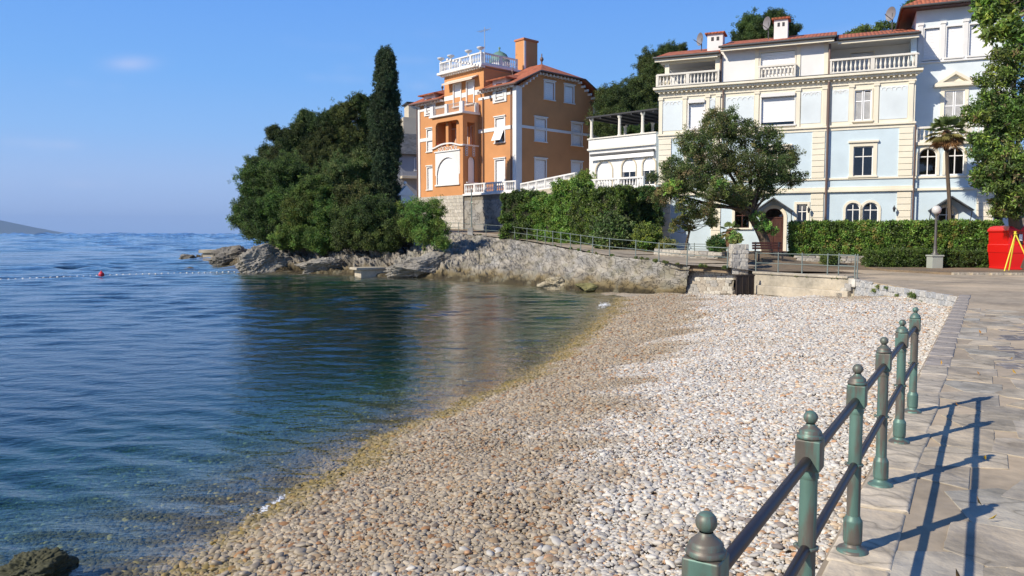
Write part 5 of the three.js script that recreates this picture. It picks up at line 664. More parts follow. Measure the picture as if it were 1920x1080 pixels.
// leaves through the shells of a set of clumps; each clump has its own tone
function crown(parent, clumps, dens, kind, tone, { mat = LEAF, seed = 1, size = 1, inner = 0.35, name = 'crown', wild = 0, airy = 0, gain = 1 } = {}) {
  const R = rng(seed), list = [], c = C(1, 1, 1);
  clumps.forEach((k, n) => {
    const [x, y, z, rx, ry = rx, rz = rx] = k, cnt = floor(dens * (rx * ry + ry * rz + rx * rz) / 3), lean = (R() - 0.5) * 0.5, lt = 0.78 + 0.44 * R(), hu = R();
    for (let i = 0; i < cnt; i++) {
      const u = R() * 2 - 1, a = R() * 2 * PI, s = sqrt(1 - u * u); let f = pow(inner + (1 - inner) * R(), 0.55), dx = s * cos(a), dy = u, dz = s * sin(a); f *= 1 + 0.3 * sn(dx * 1.8 + n * 3.1, dy * 1.8, dz * 1.8) + 0.24 * sn(dx * 5, dy * 5 + n, dz * 5) ; if (R() < 0.24) f = 0.5 + 0.75 * R();
      if (wild) { f = pow(0.12 + 0.88 * R(), 0.5) * 1.22; const X = x + dx * rx * f, Y = y + dy * ry * f, Z = z + dz * rz * f, q = wild, nz = 0.65 * sn(X * q, Y * q * 1.25 + seed, Z * q) + 0.45 * sn(X * q * 2.3, Y * q * 2.6 + seed, Z * q * 2.3) + 0.2 * sn(X * q * 5, Y * q * 5, Z * q * 5 + seed); if (nz < airy + lerp(-0.75, 0.62, sstep(0.35, 1.2, f))) continue; list.push([X, Y, Z, lt * (0.85 + 0.3 * nz), hu]); continue; }
      if (dy < -0.55 && R() < 0.6) continue; list.push([x + dx * rx * f, y + dy * ry * f, z + dz * rz * f, lt, hu, dx, dy, dz]);
    }
  });
  const o = new THREE.Object3D();
  SPRIG[kind].forEach((g, v) => {
    const mine = list.filter((_, i) => i % SPRIG[kind].length === v), im = new THREE.InstancedMesh(g, mat, mine.length); im.name = name; im.userData.kind = 'stuff'; im.castShadow = im.receiveShadow = true;
    mine.forEach(([x, y, z, lt, hu], i) => { o.position.set(x, y, z); o.rotation.set(R() * 6.3, R() * 6.3, R() * 6.3); const s = size * (0.75 + 0.55 * R()); o.scale.set(s, s, s); o.updateMatrix(); im.setMatrixAt(i, o.matrix); const q = tone[floor(R() * tone.length * 0.999)], b = 2.0 * gain * lt * (0.55 + 0.9 * R()); c.setRGB(q[0] * b * (0.85 + 0.35 * hu), q[1] * b, q[2] * b); im.setColorAt(i, c); });
    parent.add(im);
  });
}
const G = { dark: [[0.045, 0.078, 0.018], [0.06, 0.095, 0.022], [0.035, 0.06, 0.016], [0.075, 0.105, 0.022]], mid: [[0.082, 0.14, 0.022], [0.105, 0.165, 0.026], [0.066, 0.115, 0.02], [0.125, 0.165, 0.026]], bright: [[0.13, 0.25, 0.045], [0.1, 0.2, 0.035], [0.17, 0.27, 0.05], [0.08, 0.16, 0.03]], brown: [[0.12, 0.095, 0.045], [0.085, 0.095, 0.04], [0.15, 0.1, 0.06], [0.065, 0.085, 0.03], [0.1, 0.12, 0.045]], olive: [[0.11, 0.13, 0.04], [0.14, 0.14, 0.045], [0.08, 0.11, 0.03]], cypress: [[0.028, 0.05, 0.02], [0.036, 0.06, 0.024], [0.022, 0.04, 0.018]] };
// a tree: trunk and limbs reach into clumps given as pixels of the photograph, a distance and a radius in metres
function tree(name, label, base, clumpsPx, o = {}) {
  const { trunk = 0.25, dens = 330, kind = 'broad', tone = G.mid, mat = m.bark, limbs = true, category = 'tree', group, seed = 1, sub = 0, open = false, wild = 0, airy = 0, gain = 1, lmat = LEAF, size = 1, fork = 0.45, leanTo } = o; const R = rng(seed * 31 + 5), T0 = thing(name, label, category, [base.x, base.y, base.z], 0, group);
  let cl = clumpsPx.map(([u, v, D, rx, ry = rx * 0.85, rz = rx]) => { const p = at(u, v, D).sub(base); return [p.x, p.y, p.z, rx, ry, rz]; });
  if (sub) { const more = []; for (const k of cl) for (let i = 0; i < sub; i++) { const a = R() * 2 * PI, u = R() * 1.7 - 0.7, s = sqrt(max(0, 1 - u * u)), f = 0.62 + 0.38 * R(), r = k[3] * (0.2 + 0.24 * R()); more.push([k[0] + cos(a) * s * k[3] * f, k[1] + u * k[4] * f, k[2] + sin(a) * s * k[5] * f, r, r * 0.8, r]); } cl = open ? more : [...cl.map((k) => [k[0], k[1], k[2], k[3] * 0.66, k[4] * 0.66, k[5] * 0.66]), ...more]; }
  if (limbs) {
    const top = cl.reduce((a, k) => [a[0] + k[0] / cl.length, a[1] + k[1] / cl.length, a[2] + k[2] / cl.length], [0, 0, 0]), f = leanTo ? at(...leanTo).sub(base) : V(top[0] * fork, top[1] * fork, top[2] * fork);
    part('trunk', limb([V(0, -0.4, 0), V(f.x * 0.25, f.y * 0.35, f.z * 0.25), V(f.x * 0.6, f.y * 0.7, f.z * 0.6), f], trunk * 1.35, trunk * 0.85, 10), mat, T0);
    const big = [...cl].sort((a, b) => b[3] - a[3]).slice(0, 26); for (const k of big) { const e = V(k[0], k[1] + k[4] * 0.25, k[2]), mid = f.clone().lerp(e, 0.5).add(V((R() - 0.5) * 0.9, -0.25 + 0.5 * R(), (R() - 0.5) * 0.9)); part('branch', limb([f, f.clone().lerp(mid, 0.5).add(V((R() - 0.5) * 0.3, 0.15, (R() - 0.5) * 0.3)), mid, e], trunk * (0.34 + 0.2 * R()), trunk * 0.07, 6, 9), mat, T0); }
  }
  crown(T0, cl, dens, kind, tone, { seed, mat: lmat, size, wild, airy, gain }); return T0;
}
const gnd = (u, D, h) => { const p = at(u, 443, D); return V(p.x, h ?? landH(p.x, D), p.z); };
// headland wood
const W1 = 'trees on the headland';
tree('evergreen_oak', 'tall open-crowned dark oak standing highest behind the headland trees', gnd(610, 82, 2.0), [[545, 262, 82, 1.68], [520, 300, 81, 2.13], [600, 240, 83, 2.13], [640, 215, 83, 1.68], [672, 190, 83, 1.23], [655, 260, 83, 2.24], [575, 222, 83, 1.23], [515, 250, 82, 1.12], [690, 230, 84, 1.57], [590, 300, 82, 2.69], [680, 290, 83, 2.46], [628, 300, 82, 2.46], [530, 278, 81, 1.1, 1.4], [560, 246, 82, 1.0, 1.5], [615, 226, 83, 1.0, 1.3], [660, 208, 83, 0.9, 1.4], [686, 204, 83, 0.9, 1.5], [700, 252, 84, 1.3, 1.8], [646, 238, 83, 1.2, 1.5], [498, 290, 81, 1.0, 1.2], [575, 275, 82, 1.6, 1.9], [610, 262, 82, 1.6, 1.9]], { trunk: 0.34, dens: 1250, kind: 'oak', tone: [...G.dark, G.olive[2]], seed: 3, wild: 1.5, airy: 0.2, gain: 0.72, size: 1.1, group: W1, fork: 0.5 });
tree('evergreen_oak', 'dense broad dark green tree leaning over the sea at the headland tip', gnd(500, 69, 1.6), [[490, 345, 69, 2.2], [535, 330, 68, 2.4], [465, 395, 70, 1.5], [500, 395, 68, 2.4], [545, 385, 67, 2.5], [480, 315, 70, 1.3], [455, 410, 70, 1.1, 0.9], [510, 430, 67, 1.9, 1.2], [478, 430, 68, 1.2, 0.9]], { trunk: 0.3, dens: 420, tone: [...G.dark, G.mid[0], G.mid[2]], seed: 5, kind: 'oak', size: 1.1, wild: 0.7, gain: 0.78, dens: 1250, group: W1 });
tree('bay_tree', 'bright leafy green tree low in the middle of the headland wood', gnd(580, 64.5, 1.4), [[575, 400, 64.5, 2.2], [615, 410, 64, 2.1], [555, 440, 64, 1.8, 1.3], [600, 445, 63.5, 1.9, 1.3], [590, 365, 65, 1.9], [530, 450, 64.5, 1.2, 0.8], [625, 452, 63.5, 1.3, 0.8]], { trunk: 0.22, dens: 420, tone: [...G.mid, G.bright[3], G.dark[1]], seed: 7, kind: 'oak', size: 1.1, wild: 0.7, gain: 0.78, dens: 1250, group: W1 });
tree('evergreen_oak', 'olive green rounded tree beside the cypress on the headland', gnd(650, 65, 1.7), [[645, 330, 66, 2.2], [680, 320, 67, 1.9], [625, 350, 66, 1.8], [665, 375, 65, 2.2], [690, 370, 66, 1.6], [640, 395, 65, 1.6]], { trunk: 0.24, dens: 400, tone: [...G.dark, ...G.olive], seed: 9, kind: 'oak', size: 1.1, wild: 0.7, gain: 0.78, dens: 1250, group: W1 });
tree('bay_tree', 'low spreading dark shrub-like tree over the rocks below the cypress', gnd(690, 61.5, 1.2), [[665, 415, 62, 1.9, 1.5], [705, 405, 61.5, 2.0, 1.6], [735, 425, 61, 1.5, 1.3], [650, 445, 61.5, 1.3, 0.9], [695, 448, 61, 1.7, 0.9], [728, 455, 60.5, 1.2, 0.7], [755, 430, 60.5, 1.1]], { trunk: 0.2, dens: 430, tone: [...G.dark, G.mid[2]], seed: 11, kind: 'oak', size: 1.1, wild: 0.7, gain: 0.78, dens: 1300, group: W1 });
tree('light_bush', 'light green loose bush at the rocks before the orange villa wall', gnd(795, 57, 1.0), [[790, 405, 57, 1.4, 1.3], [815, 395, 57, 1.0, 1.2], [770, 420, 57.5, 1.2], [800, 440, 56.5, 1.4, 1.0], [825, 430, 56.5, 0.9], [775, 385, 58, 0.8], [830, 455, 56, 0.8, 0.6]], { trunk: 0.1, dens: 270, tone: [...G.mid, ...G.bright], seed: 13, kind: 'oak', size: 0.9, wild: 1.5, airy: 0.2, gain: 0.72, dens: 800, category: 'bush', group: undefined });
{ // cypress
  const b = gnd(722, 66, 2.6), T0 = thing('cypress', 'tall narrow dark cypress beside the orange villa', 'tree', [b.x, b.y, b.z]); part('trunk', limb([V(0, -0.4, 0), V(0.05, 4, 0), V(0, 9, 0), V(0.25, 13.2, 0)], 0.28, 0.04, 8), m.bark, T0); const cl = [], R = rng(8), hgt = 13.7;
  for (let i = 0; i < 210; i++) { const t = pow(R(), 0.9), y = 0.4 + t * hgt, rad = 1.02 * (t < 0.12 ? 0.75 + t * 2 : t < 0.6 ? 1 : lerp(1, 0.42, pow((t - 0.6) / 0.4, 1.6))), a = R() * 2 * PI, f = rad * (0.4 + 0.6 * R()), s = (0.36 + 0.22 * R()) * (0.62 + 0.4 * rad); cl.push([cos(a) * f + 0.22 * t, y, sin(a) * f, s, s * 1.9, s]); }
  crown(T0, cl, 480, 'fine', G.cypress, { seed: 15, size: 1.15 });
}
// spreading tree before the pale blue villa
{
  const b = gnd(1444, 42, 0.55);
  const t0 = tree('spreading_tree', 'broad leaning evergreen with brownish crown before the pale blue villa', b, [[1265, 320, 42.5, 1.05], [1245, 365, 42, 0.85], [1300, 270, 42.5, 1.25], [1290, 335, 41.5, 1.3], [1345, 240, 43, 1.25], [1340, 300, 42, 1.45], [1390, 250, 43, 1.2], [1400, 310, 41.5, 1.4], [1440, 265, 43, 1.15], [1450, 320, 42, 1.3], [1478, 295, 43, 0.9], [1490, 335, 42.5, 0.75, 0.5], [1335, 355, 41, 1.1], [1385, 365, 41.5, 0.95], [1435, 355, 42, 0.8], [1285, 380, 41.5, 0.75], [1320, 395, 41.5, 0.85, 0.6], [1270, 345, 43, 0.8], [1370, 215, 43, 0.6], [1340, 215, 43, 0.5], [1225, 330, 42, 0.4]], { trunk: 0.24, dens: 720, kind: 'oak', wild: 1.35, airy: 0.22, gain: 0.85, tone: [...G.olive, ...G.dark, ...G.dark, G.brown[1], G.brown[3], G.brown[4], [0.13, 0.1, 0.05]], seed: 21, leanTo: [1408, 405, 42], size: 0.9 });
  crown(t0, [[1350, 345, 40.4, 0.42], [1262, 352, 41, 0.45], [1432, 425, 41.7, 0.4], [1420, 408, 41.6, 0.35], [1447, 432, 41.8, 0.28]].map(([u, v, D, r]) => { const p = at(u, v, D).sub(b); return [p.x, p.y, p.z, r, r * 0.9, r]; }), 500, 'small', [...G.bright, ...G.olive], { seed: 22, size: 1.1, name: 'ivy_tuft' });
  tree('small_tree', 'small umbrella-shaped tree under the big crown at the villa corner', gnd(1285, 43.6, 0.7), [[1275, 415, 43.5, 0.7, 0.4], [1305, 405, 43.5, 0.8, 0.45], [1335, 418, 43.5, 0.6, 0.35], [1290, 428, 43.4, 0.5, 0.25], [1262, 428, 43.4, 0.35, 0.3]], { trunk: 0.07, dens: 420, kind: 'small', tone: G.olive, seed: 23, sub: 3, fork: 0.75 });
}
// right-hand magnolia and the branch that hangs in from a tree outside
tree('magnolia', 'big dense magnolia filling the right edge above the red container', gnd(1915, 36.5, 0.1), [[1870, 150, 36.5, 0.95, 1.3], [1905, 120, 36.5, 1.0, 1.2], [1850, 210, 36, 1.0, 1.2], [1900, 220, 35.5, 1.4, 1.5], [1845, 280, 35.5, 0.95, 1.2], [1890, 300, 35, 1.4, 1.4], [1850, 340, 35.5, 0.95, 0.9], [1900, 370, 35.2, 1.2, 0.9], [1880, 395, 35.5, 0.8, 0.6], [1940, 200, 36.5, 1.8, 2.2], [1950, 330, 36.5, 1.7, 1.5], [1935, 90, 37, 1.3, 1.3], [1838, 330, 36, 0.6], [1826, 225, 36.3, 0.45]], { trunk: 0.3, dens: 420, kind: 'big', tone: [...G.dark, ...G.dark, ...G.mid, G.brown[0], G.brown[3]], seed: 31, sub: 4, lmat: GLOSS, size: 0.8 });
{
  const p = at(2080, -60, 13), T0 = thing('overhanging_branch', 'bright leafy branch hanging into the top right corner', 'branch', [p.x, p.y, p.z]), w = (u, v, D) => at(u, v, D).sub(p), tips = [[1850, 30, 13], [1862, 62, 12.8], [1880, 20, 13], [1895, 48, 12.7], [1905, 10, 13.2], [1872, -10, 13.2], [1915, 62, 12.6], [1945, 30, 13], [1850, 5, 13.2]];
  for (const t of tips) part('twig', limb([V(0, 0, 0), w((2080 + t[0]) / 2, (t[1] - 90) / 2, 13), w(...t)], 0.035, 0.008, 6), m.bark, T0);
  crown(T0, tips.map((t) => { const q = w(...t); return [q.x, q.y, q.z, 0.17, 0.12, 0.17]; }), 1400, 'broad', [...G.mid, ...G.dark, G.bright[0]], { seed: 41, size: 0.62, mat: GLOSS, inner: 0.1 });
}
// trees on the hill behind the roofs
const W2 = 'trees on the hill behind the villas';
tree('hill_tree', 'dark dense tree on the hill filling the gap between the two villas', gnd(1185, 76, 6), [[1165, 200, 76, 2.6], [1205, 175, 77, 2.4], [1225, 125, 78, 1.9], [1215, 230, 75, 2.4], [1140, 185, 77, 1.5], [1250, 100, 78, 1.4], [1150, 235, 75, 2.4], [1275, 95, 79, 0.8], [1185, 245, 74, 2.2], [1245, 150, 77, 2]], { trunk: 0.35, dens: 1200, kind: 'oak', size: 1.1, tone: G.dark, seed: 51, wild: 0.7, gain: 0.8, group: W2 });
tree('hill_tree', 'dark round treetop rising behind the middle chimneys', gnd(1430, 72, 8), [[1410, 50, 72, 1.5], [1450, 45, 72, 1.6], [1425, 75, 72, 2.2], [1480, 60, 72, 1.0], [1390, 75, 72, 1.0]], { trunk: 0.3, dens: 1200, kind: 'oak', size: 1.1, tone: G.dark, seed: 53, wild: 0.7, gain: 0.8, group: W2 });
tree('hill_tree', 'thin treetop showing over the roof beside the tower', gnd(1640, 66, 8), [[1620, 58, 66, 1.0, 0.6], [1655, 50, 66, 0.9, 0.6], [1600, 65, 66, 0.8, 0.5], [1675, 60, 66, 0.7]], { trunk: 0.2, dens: 260, tone: G.dark, seed: 55, sub: 3, group: W2 });
tree('hill_tree', 'treetop just showing above the tower roof edge', gnd(1730, 66, 8), [[1708, 12, 66, 0.9], [1740, 2, 66, 1.0], [1760, -10, 66, 1.5]], { trunk: 0.25, dens: 330, tone: G.dark, seed: 57, sub: 3, group: W2 });

// hedges: leaves over the faces of a clipped block, with dark twigs inside
function hedge(name, label, A, B, y0, y1, th, tone, { kind = 'small', dens = 95, seed = 1, group, round = 0.12, size = 1.3, wav = 0.12 } = {}) {
  const L = hypot(B.x - A.x, B.z - A.z), turn = atan2(-(B.z - A.z), B.x - A.x), H = thing(name, label, 'hedge', [A.x, min(y0, y1), A.z], turn, group), h = y1 - y0, R = rng(seed), pts = [], slope = (B.y - A.y) / L;
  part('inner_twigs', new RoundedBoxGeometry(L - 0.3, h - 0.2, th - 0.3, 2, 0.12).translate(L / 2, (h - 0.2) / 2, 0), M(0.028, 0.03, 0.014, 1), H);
  const faces = [[L, h, (a, b) => [a * L, b * h, th / 2]], [L, th, (a, b) => [a * L, h, (b - 0.5) * th]], [th, h, (a, b) => [0, b * h, (a - 0.5) * th]], [th, h, (a, b) => [L, b * h, (a - 0.5) * th]]];
  const o = new THREE.Object3D(), c = C(1, 1, 1); for (const [u, v, f] of faces) for (let i = 0; i < u * v * dens; i++) { const [x, y, z] = f(R(), R()), n = wav * (sn(x * 0.9 + seed * 7, y * 1.1, z) + 0.6 * sn(x * 2.7, y * 2.7 + seed, z * 2)) - 0.12 * R(); pts.push([x + (f === faces[2][2] ? -n : f === faces[3][2] ? n : 0), y + (f === faces[1][2] ? n * 0.7 : 0), z + (f === faces[0][2] ? n : 0), fbm(x * 0.8 + seed, y * 0.8, z, 3)]); }
  SPRIG[kind].forEach((g, v) => { const mine = pts.filter((_, i) => i % 3 === v), im = new THREE.InstancedMesh(g, GLOSS, mine.length); im.name = 'foliage'; im.userData.kind = 'stuff'; im.castShadow = im.receiveShadow = true; mine.forEach(([x, y, z, n], i) => { o.position.set(x, y, z); o.rotation.set(R() * 6.3, R() * 6.3, R() * 6.3); const s = size * (0.75 + 0.5 * R()); o.scale.set(s, s, s); o.updateMatrix(); im.setMatrixAt(i, o.matrix); const q = tone[floor(clamp(0.5 + n * 0.7 + (R() - 0.5) * 0.7, 0, 0.999) * tone.length)], k = 1.6 * (0.7 + 0.6 * R()); c.setRGB(q[0] * k, q[1] * k, q[2] * k); im.setColorAt(i, c); }); H.add(im); });
  return H;
}
const hp = (u, D, y) => { const p = at(u, 443, D); return V(p.x, y, p.z); };
hedge('clipped_hedge', 'long clipped green hedge in front of the pale blue villa', hp(1482, 43.2, 0.75), hp(1872, 40.2, 0.6), 0.55, 2.38, 1.0, [...G.dark, ...G.mid, ...G.bright, [0.2, 0.17, 0.05]], { seed: 3, dens: 120 });
for (const [u0, u1, D, y, l, s] of [[1622, 1662, 40.0, 0.86, 'round low dark shrub at the left end of the row under the hedge', 4], [1658, 1748, 39.9, 0.92, 'long low clipped shrub left of the lamp post', 5], [1758, 1862, 39.3, 0.88, 'long low clipped shrub between lamp post and red container', 6]]) hedge('low_shrub', l, hp(u0, D, 0), hp(u1, D - 0.15, 0), 0.02, y, 0.95, [...G.dark, G.mid[0]], { kind: 'fine', seed: s, dens: 120, group: 'low shrubs along the hedge', size: 1.0, wav: 0.14 });
hedge('tall_hedge', 'tall dark green hedge block nearest the grey terrace wall', hp(951, 60.5, 1.6), hp(1013, 58.7, 1.4), 1.5, 4.85, 1.6, [...G.dark, ...G.dark, ...G.mid, G.bright[1]], { seed: 7, dens: 75, size: 1.6, wav: 0.38 });
hedge('tall_hedge', 'lower bright green hedge beside the dark hedge block', hp(1021, 57.6, 1.4), hp(1052, 56.0, 1.2), 1.2, 4.5, 1.7, [...G.bright, ...G.mid], { seed: 8, dens: 75, size: 1.6, wav: 0.4 });
hedge('tall_hedge', 'highest bright green bush reaching up to the white terrace balustrade', hp(1054, 55.9, 1.3), hp(1096, 53.8, 1.2), 1.1, 5.3, 1.9, [...G.mid, ...G.bright, ...G.mid], { seed: 18, dens: 75, size: 1.6, wav: 0.45 });
hedge('tall_hedge', 'mixed green hedge with hanging ivy below the arcade wing balustrade', hp(1090, 53.3, 1.2), hp(1180, 49.3, 1.0), 0.95, 4.65, 1.6, [...G.dark, ...G.mid, ...G.dark, G.olive[0]], { seed: 9, dens: 80, size: 1.5, wav: 0.34 });
hedge('ivy_curtain', 'deep green ivy hanging over the terrace wall beside the pale blue villa', hp(1165, 51.8, 1.0), hp(1238, 50.3, 1.0), 2.1, 4.75, 0.9, [[0.035, 0.11, 0.035], [0.05, 0.13, 0.04], ...G.dark], { seed: 10, dens: 95, size: 1.3, wav: 0.26 });
function shrub(label, u, v, D, r, tone, seed, kind = 'small', ry = r * 0.9) { const p = at(u, v, D), T0 = thing('round_shrub', label, 'shrub', [p.x, p.y - ry, p.z]); part('stem', limb([V(0, -0.2, 0), V(0.03, ry * 0.5, 0), V(0, ry, 0)], 0.06, 0.02, 6), m.bark, T0); crown(T0, [[0, ry, 0, r, ry, r], [r * 0.4, ry * 0.8, 0.1, r * 0.6, ry * 0.6, r * 0.6], [-r * 0.45, ry * 0.75, 0.1, r * 0.55, ry * 0.6, r * 0.6], [0, 0.5 * ry, 0.3 * r, r * 0.7, ry * 0.5, r * 0.6]], 620, kind, tone, { seed, size: 1.2 }); }
shrub('rounded green shrub at the foot of the ivy beside the path fence', 1214, 445, 46, 0.85, [...G.dark, ...G.mid], 61); shrub('dark bushy shrub overhanging the path at the hedge end', 1150, 440, 47.5, 1.2, [...G.dark, G.brown[1], G.brown[4]], 62, 'broad', 1.1); shrub('clipped ball shrub below the spreading tree', 1345, 458, 41.6, 0.5, [[0.04, 0.12, 0.03], ...G.dark], 63, 'fine'); shrub('low grey green shrub left of the low garden wall end', 1250, 462, 44.5, 0.5, G.olive, 64); shrub('small clipped shrub in front of the low garden wall', 1555, 484, 40.2, 0.42, G.dark, 65, 'fine', 0.38); shrub('flowering yellow green bush on the villa terrace', 1072, 348, 57.5, 0.6, [...G.bright, [0.4, 0.35, 0.05]], 66); shrub('dark leafy shrub above the tall hedge', 1095, 338, 56.5, 0.7, G.mid, 67); shrub('light shrub behind the stone pillar', 1378, 448, 37.2, 0.32, [...G.olive, G.bright[0]], 68); shrub('wispy bush by the garden gate pier', 750, 400, 62, 0.9, G.mid, 69);
// fan palms
function palm(label, base, top, n, len, seed, r0 = 0.13) {
  const T0 = thing('fan_palm', label, 'palm', [base.x, base.y, base.z]), t = top.clone().sub(base), R = rng(seed), fibre = M(0.2, 0.11, 0.06, 1, { map: T.bark, bumpMap: T.barkB, bumpScale: 0.05 });
  part('trunk', limb([V(0, -0.3, 0), V(t.x * 0.3 + 0.06, t.y * 0.35, t.z * 0.3), V(t.x * 0.7, t.y * 0.7, t.z * 0.7), t], r0, r0 * 0.95, 10, 14), m.bark, T0); part('fibre_sleeve', lathe([[0.1, -1.0], [0.2, -0.7], [0.26, -0.25], [0.2, 0.05], [0.05, 0.15]], 10).translate(t.x, t.y, t.z), fibre, T0);
  const mats = [M(0.1, 0.15, 0.04, 0.6), M(0.14, 0.19, 0.05, 0.6), M(0.22, 0.2, 0.06, 0.7), M(0.28, 0.15, 0.06, 0.9)];
  for (let i = 0; i < n; i++) {
    const q = i / n, a = i * 2.399, el = lerp(1.25, -1.1, q), d = V(cos(a) * cos(el), sin(el), sin(a) * cos(el)), s = d.clone().cross(V(0, 1, 0)).normalize(), up = s.clone().cross(d), hub = t.clone().addScaledVector(d, len * 0.5), l = [rod(t.clone(), hub, 0.016, 5)], p = [];
    for (let k = 0; k < 15; k++) { const th = lerp(-1.45, 1.45, k / 14), e = d.clone().multiplyScalar(cos(th)).addScaledVector(s, sin(th)), tip = hub.clone().addScaledVector(e, len * (0.5 + 0.1 * R())).add(V(0, -0.16 * len * (1 - 0.3 * R()), 0)), mid = hub.clone().addScaledVector(e, len * 0.28), w = s.clone().multiplyScalar(cos(th)).addScaledVector(d, -sin(th)).multiplyScalar(0.032); const b = mid.clone().add(w), c = mid.clone().sub(w).addScaledVector(up, 0.01); for (const v of [hub, b, tip, hub, tip, c]) p.push(v.x, v.y, v.z); }
    const g = new THREE.BufferGeometry(); g.setAttribute('position', new THREE.Float32BufferAttribute(p, 3)); g.setAttribute('uv', new THREE.Float32BufferAttribute(new Float32Array(p.length / 3 * 2), 2)); g.computeVertexNormals(); part('frond', [...l, g], mats[q > 0.78 ? 3 : q > 0.55 ? 2 : floor(R() * 2)], T0);
  }
}
palm('tall fan palm with shaggy head before the pale blue tower', gnd(1781, 43.0, 0.6), at(1775, 248, 43.0), 30, 1.12, 4, 0.105); palm('young fan palm behind the stone pillar', gnd(1372, 38.2, 0.4), at(1370, 433, 38.2), 12, 0.6, 6, 0.07);
// ivy on the tall palm's foot and grass tufts at the fence are too small to tell apart singly

// ---------------------------------------------------------------- street furniture and small things
{ // lamp post on its plinth
  const p = at(1752, 505, 38.3), o = thing('lamp_post', 'old iron lamp post with white globe on a concrete plinth by the hedge', 'lamp', [p.x, 0.08, p.z]);
  part('plinth', [rbx(-0.27, 0.27, -0.1, 0.58, -0.27, 0.27, 0.02), rbx(-0.31, 0.31, 0.58, 0.66, -0.31, 0.31, 0.02)], M(0.42, 0.45, 0.4, 0.9, { map: T.plaster, bumpMap: T.slabB, bumpScale: 0.01 }), o);
  part('pole', lathe([[0.17, 0.66], [0.17, 0.72], [0.1, 0.78], [0.085, 1.0], [0.1, 1.05], [0.07, 1.1], [0.055, 2.45], [0.08, 2.5], [0.06, 2.56], [0.12, 2.66], [0.13, 2.7], [0, 2.7]], 14), M(0.13, 0.125, 0.115, 0.5, { metalness: 0.4 }), o); part('globe', new THREE.SphereGeometry(0.22, 20, 14).translate(0, 2.87, 0), new THREE.MeshPhysicalMaterial({ color: C(0.82, 0.8, 0.78), roughness: 0.25, transmission: 0.3, thickness: 0 }), o);
}
{ // red container
  const p = at(1912, 505, 37), o = thing('recycling_container', 'tall red plastic recycling container with domed lid by the hedge', 'container', [24.25, 0.09, p.z], -0.12);
  const prof = [[0.9, 0], [0.92, 0.06], [0.9, 0.1], [0.955, 0.78], [0.98, 0.8], [0.985, 1.16], [0.95, 1.2], [0.965, 1.78]]; const sq = (pr) => { const l = lathe(pr.map(([r, y]) => [r * 1.414, y]), 4).rotateY(PI / 4); const g = l.toNonIndexed(); g.computeVertexNormals(); return g; };
  part('body', sq(prof), m.red, o); part('lid', sq([[1.0, 1.78], [1.015, 1.84], [0.99, 1.92], [0.93, 2.02], [0.8, 2.07], [0, 2.1]]), m.red, o); part('label_plate', bx(-0.52, -0.38, 1.36, 1.66, 0.97, 0.995), M(0.75, 0.72, 0.72, 0.5), o); part('edge_rib', [bx(-0.012, 0.012, 0.1, 0.75, 0.9, 0.96), bx(-0.8, 0.8, 1.7, 1.74, 0.97, 1.01)], m.red, o);
}
{ const a = at(1904, 436, 35.2), o = thing('yellow_stakes', 'three yellow stakes leaning together in front of the red container', 'stakes', [a.x, 0.09, a.z]); const h = a.y - 0.09; for (const [x, z] of [[-0.62, 0.3], [0.55, 0.45], [0.1, -0.5]]) part('stake', rod(V(x, 0, z), V(-x * 0.06, h + 0.05, -z * 0.06), 0.03, 8), m.yellow, o); part('tie', new THREE.TorusGeometry(0.06, 0.02, 6, 12).rotateX(PI / 2).translate(0, h - 0.06, 0), m.yellow, o); }
{ // dark bench under the tree
  const p = at(1442, 497, 39.6), o = thing('wooden_bench', 'dark wooden bench in the shade below the leaning trunk', 'bench', [p.x, landH(p.x, 39.6), p.z], 0.1); for (let k = 0; k < 4; k++) part('seat_slat', rbx(-0.8, 0.8, 0.42, 0.455, -0.22 + k * 0.12, -0.12 + k * 0.12, 0.008), m.wood, o); for (let k = 0; k < 3; k++) part('back_slat', rbx(-0.8, 0.8, 0.55 + k * 0.13, 0.65 + k * 0.13, -0.29 - k * 0.02, -0.26 - k * 0.02, 0.008), m.wood, o); for (const x of [-0.65, 0.6]) { part('leg', rbx(x, x + 0.06, -0.06, 0.42, 0.1, 0.2, 0.01), m.dark, o); part('leg', rbx(x, x + 0.06, -0.06, 0.92, -0.34, -0.26, 0.01), m.dark, o); }
}
{ // swimming area: string of floats and a red buoy
  const o = thing('float_line', 'string of small white floats marking the bathing area across the bay', 'float line', [-30.7, SEA, -58]), g = metric(new THREE.SphereGeometry(0.06, 10, 8)), c = new THREE.CatmullRomCurve3([V(-38, 0, -48), V(-34.7, 0, -52.4), V(-30.75, 0, -57.9), V(-24, 0, -63), V(-19.2, 0, -65.6)].map((v) => v.sub(V(-30.7, 0, -58)))), white = M(0.7, 0.7, 0.68, 0.5), n = 58, R = rng(9), pts = [];
  for (let i = 0; i < n; i++) { const p = c.getPointAt(i / (n - 1)).add(V(0, 0.02 + 0.02 * R(), 0)); pts.push(p); piece('float', g, white, o, [p.x, p.y, p.z], [0, R() * 3, 0], [1.5, 1, 1]); } part('rope', new THREE.TubeGeometry(new THREE.CatmullRomCurve3(pts), 200, 0.006, 5), white, o);
  const b = thing('red_buoy', 'round red buoy on the float line in the bay', 'buoy', [-30.75, SEA + 0.02, -57.85]), red = M(0.6, 0.03, 0.05, 0.45); part('ball', new THREE.SphereGeometry(0.2, 18, 14).scale(1, 1.05, 1).translate(0, 0.08, 0), red, b); part('eye', lathe([[0.07, 0.26], [0.06, 0.34], [0.03, 0.37], [0, 0.37]], 10), red, b);
}
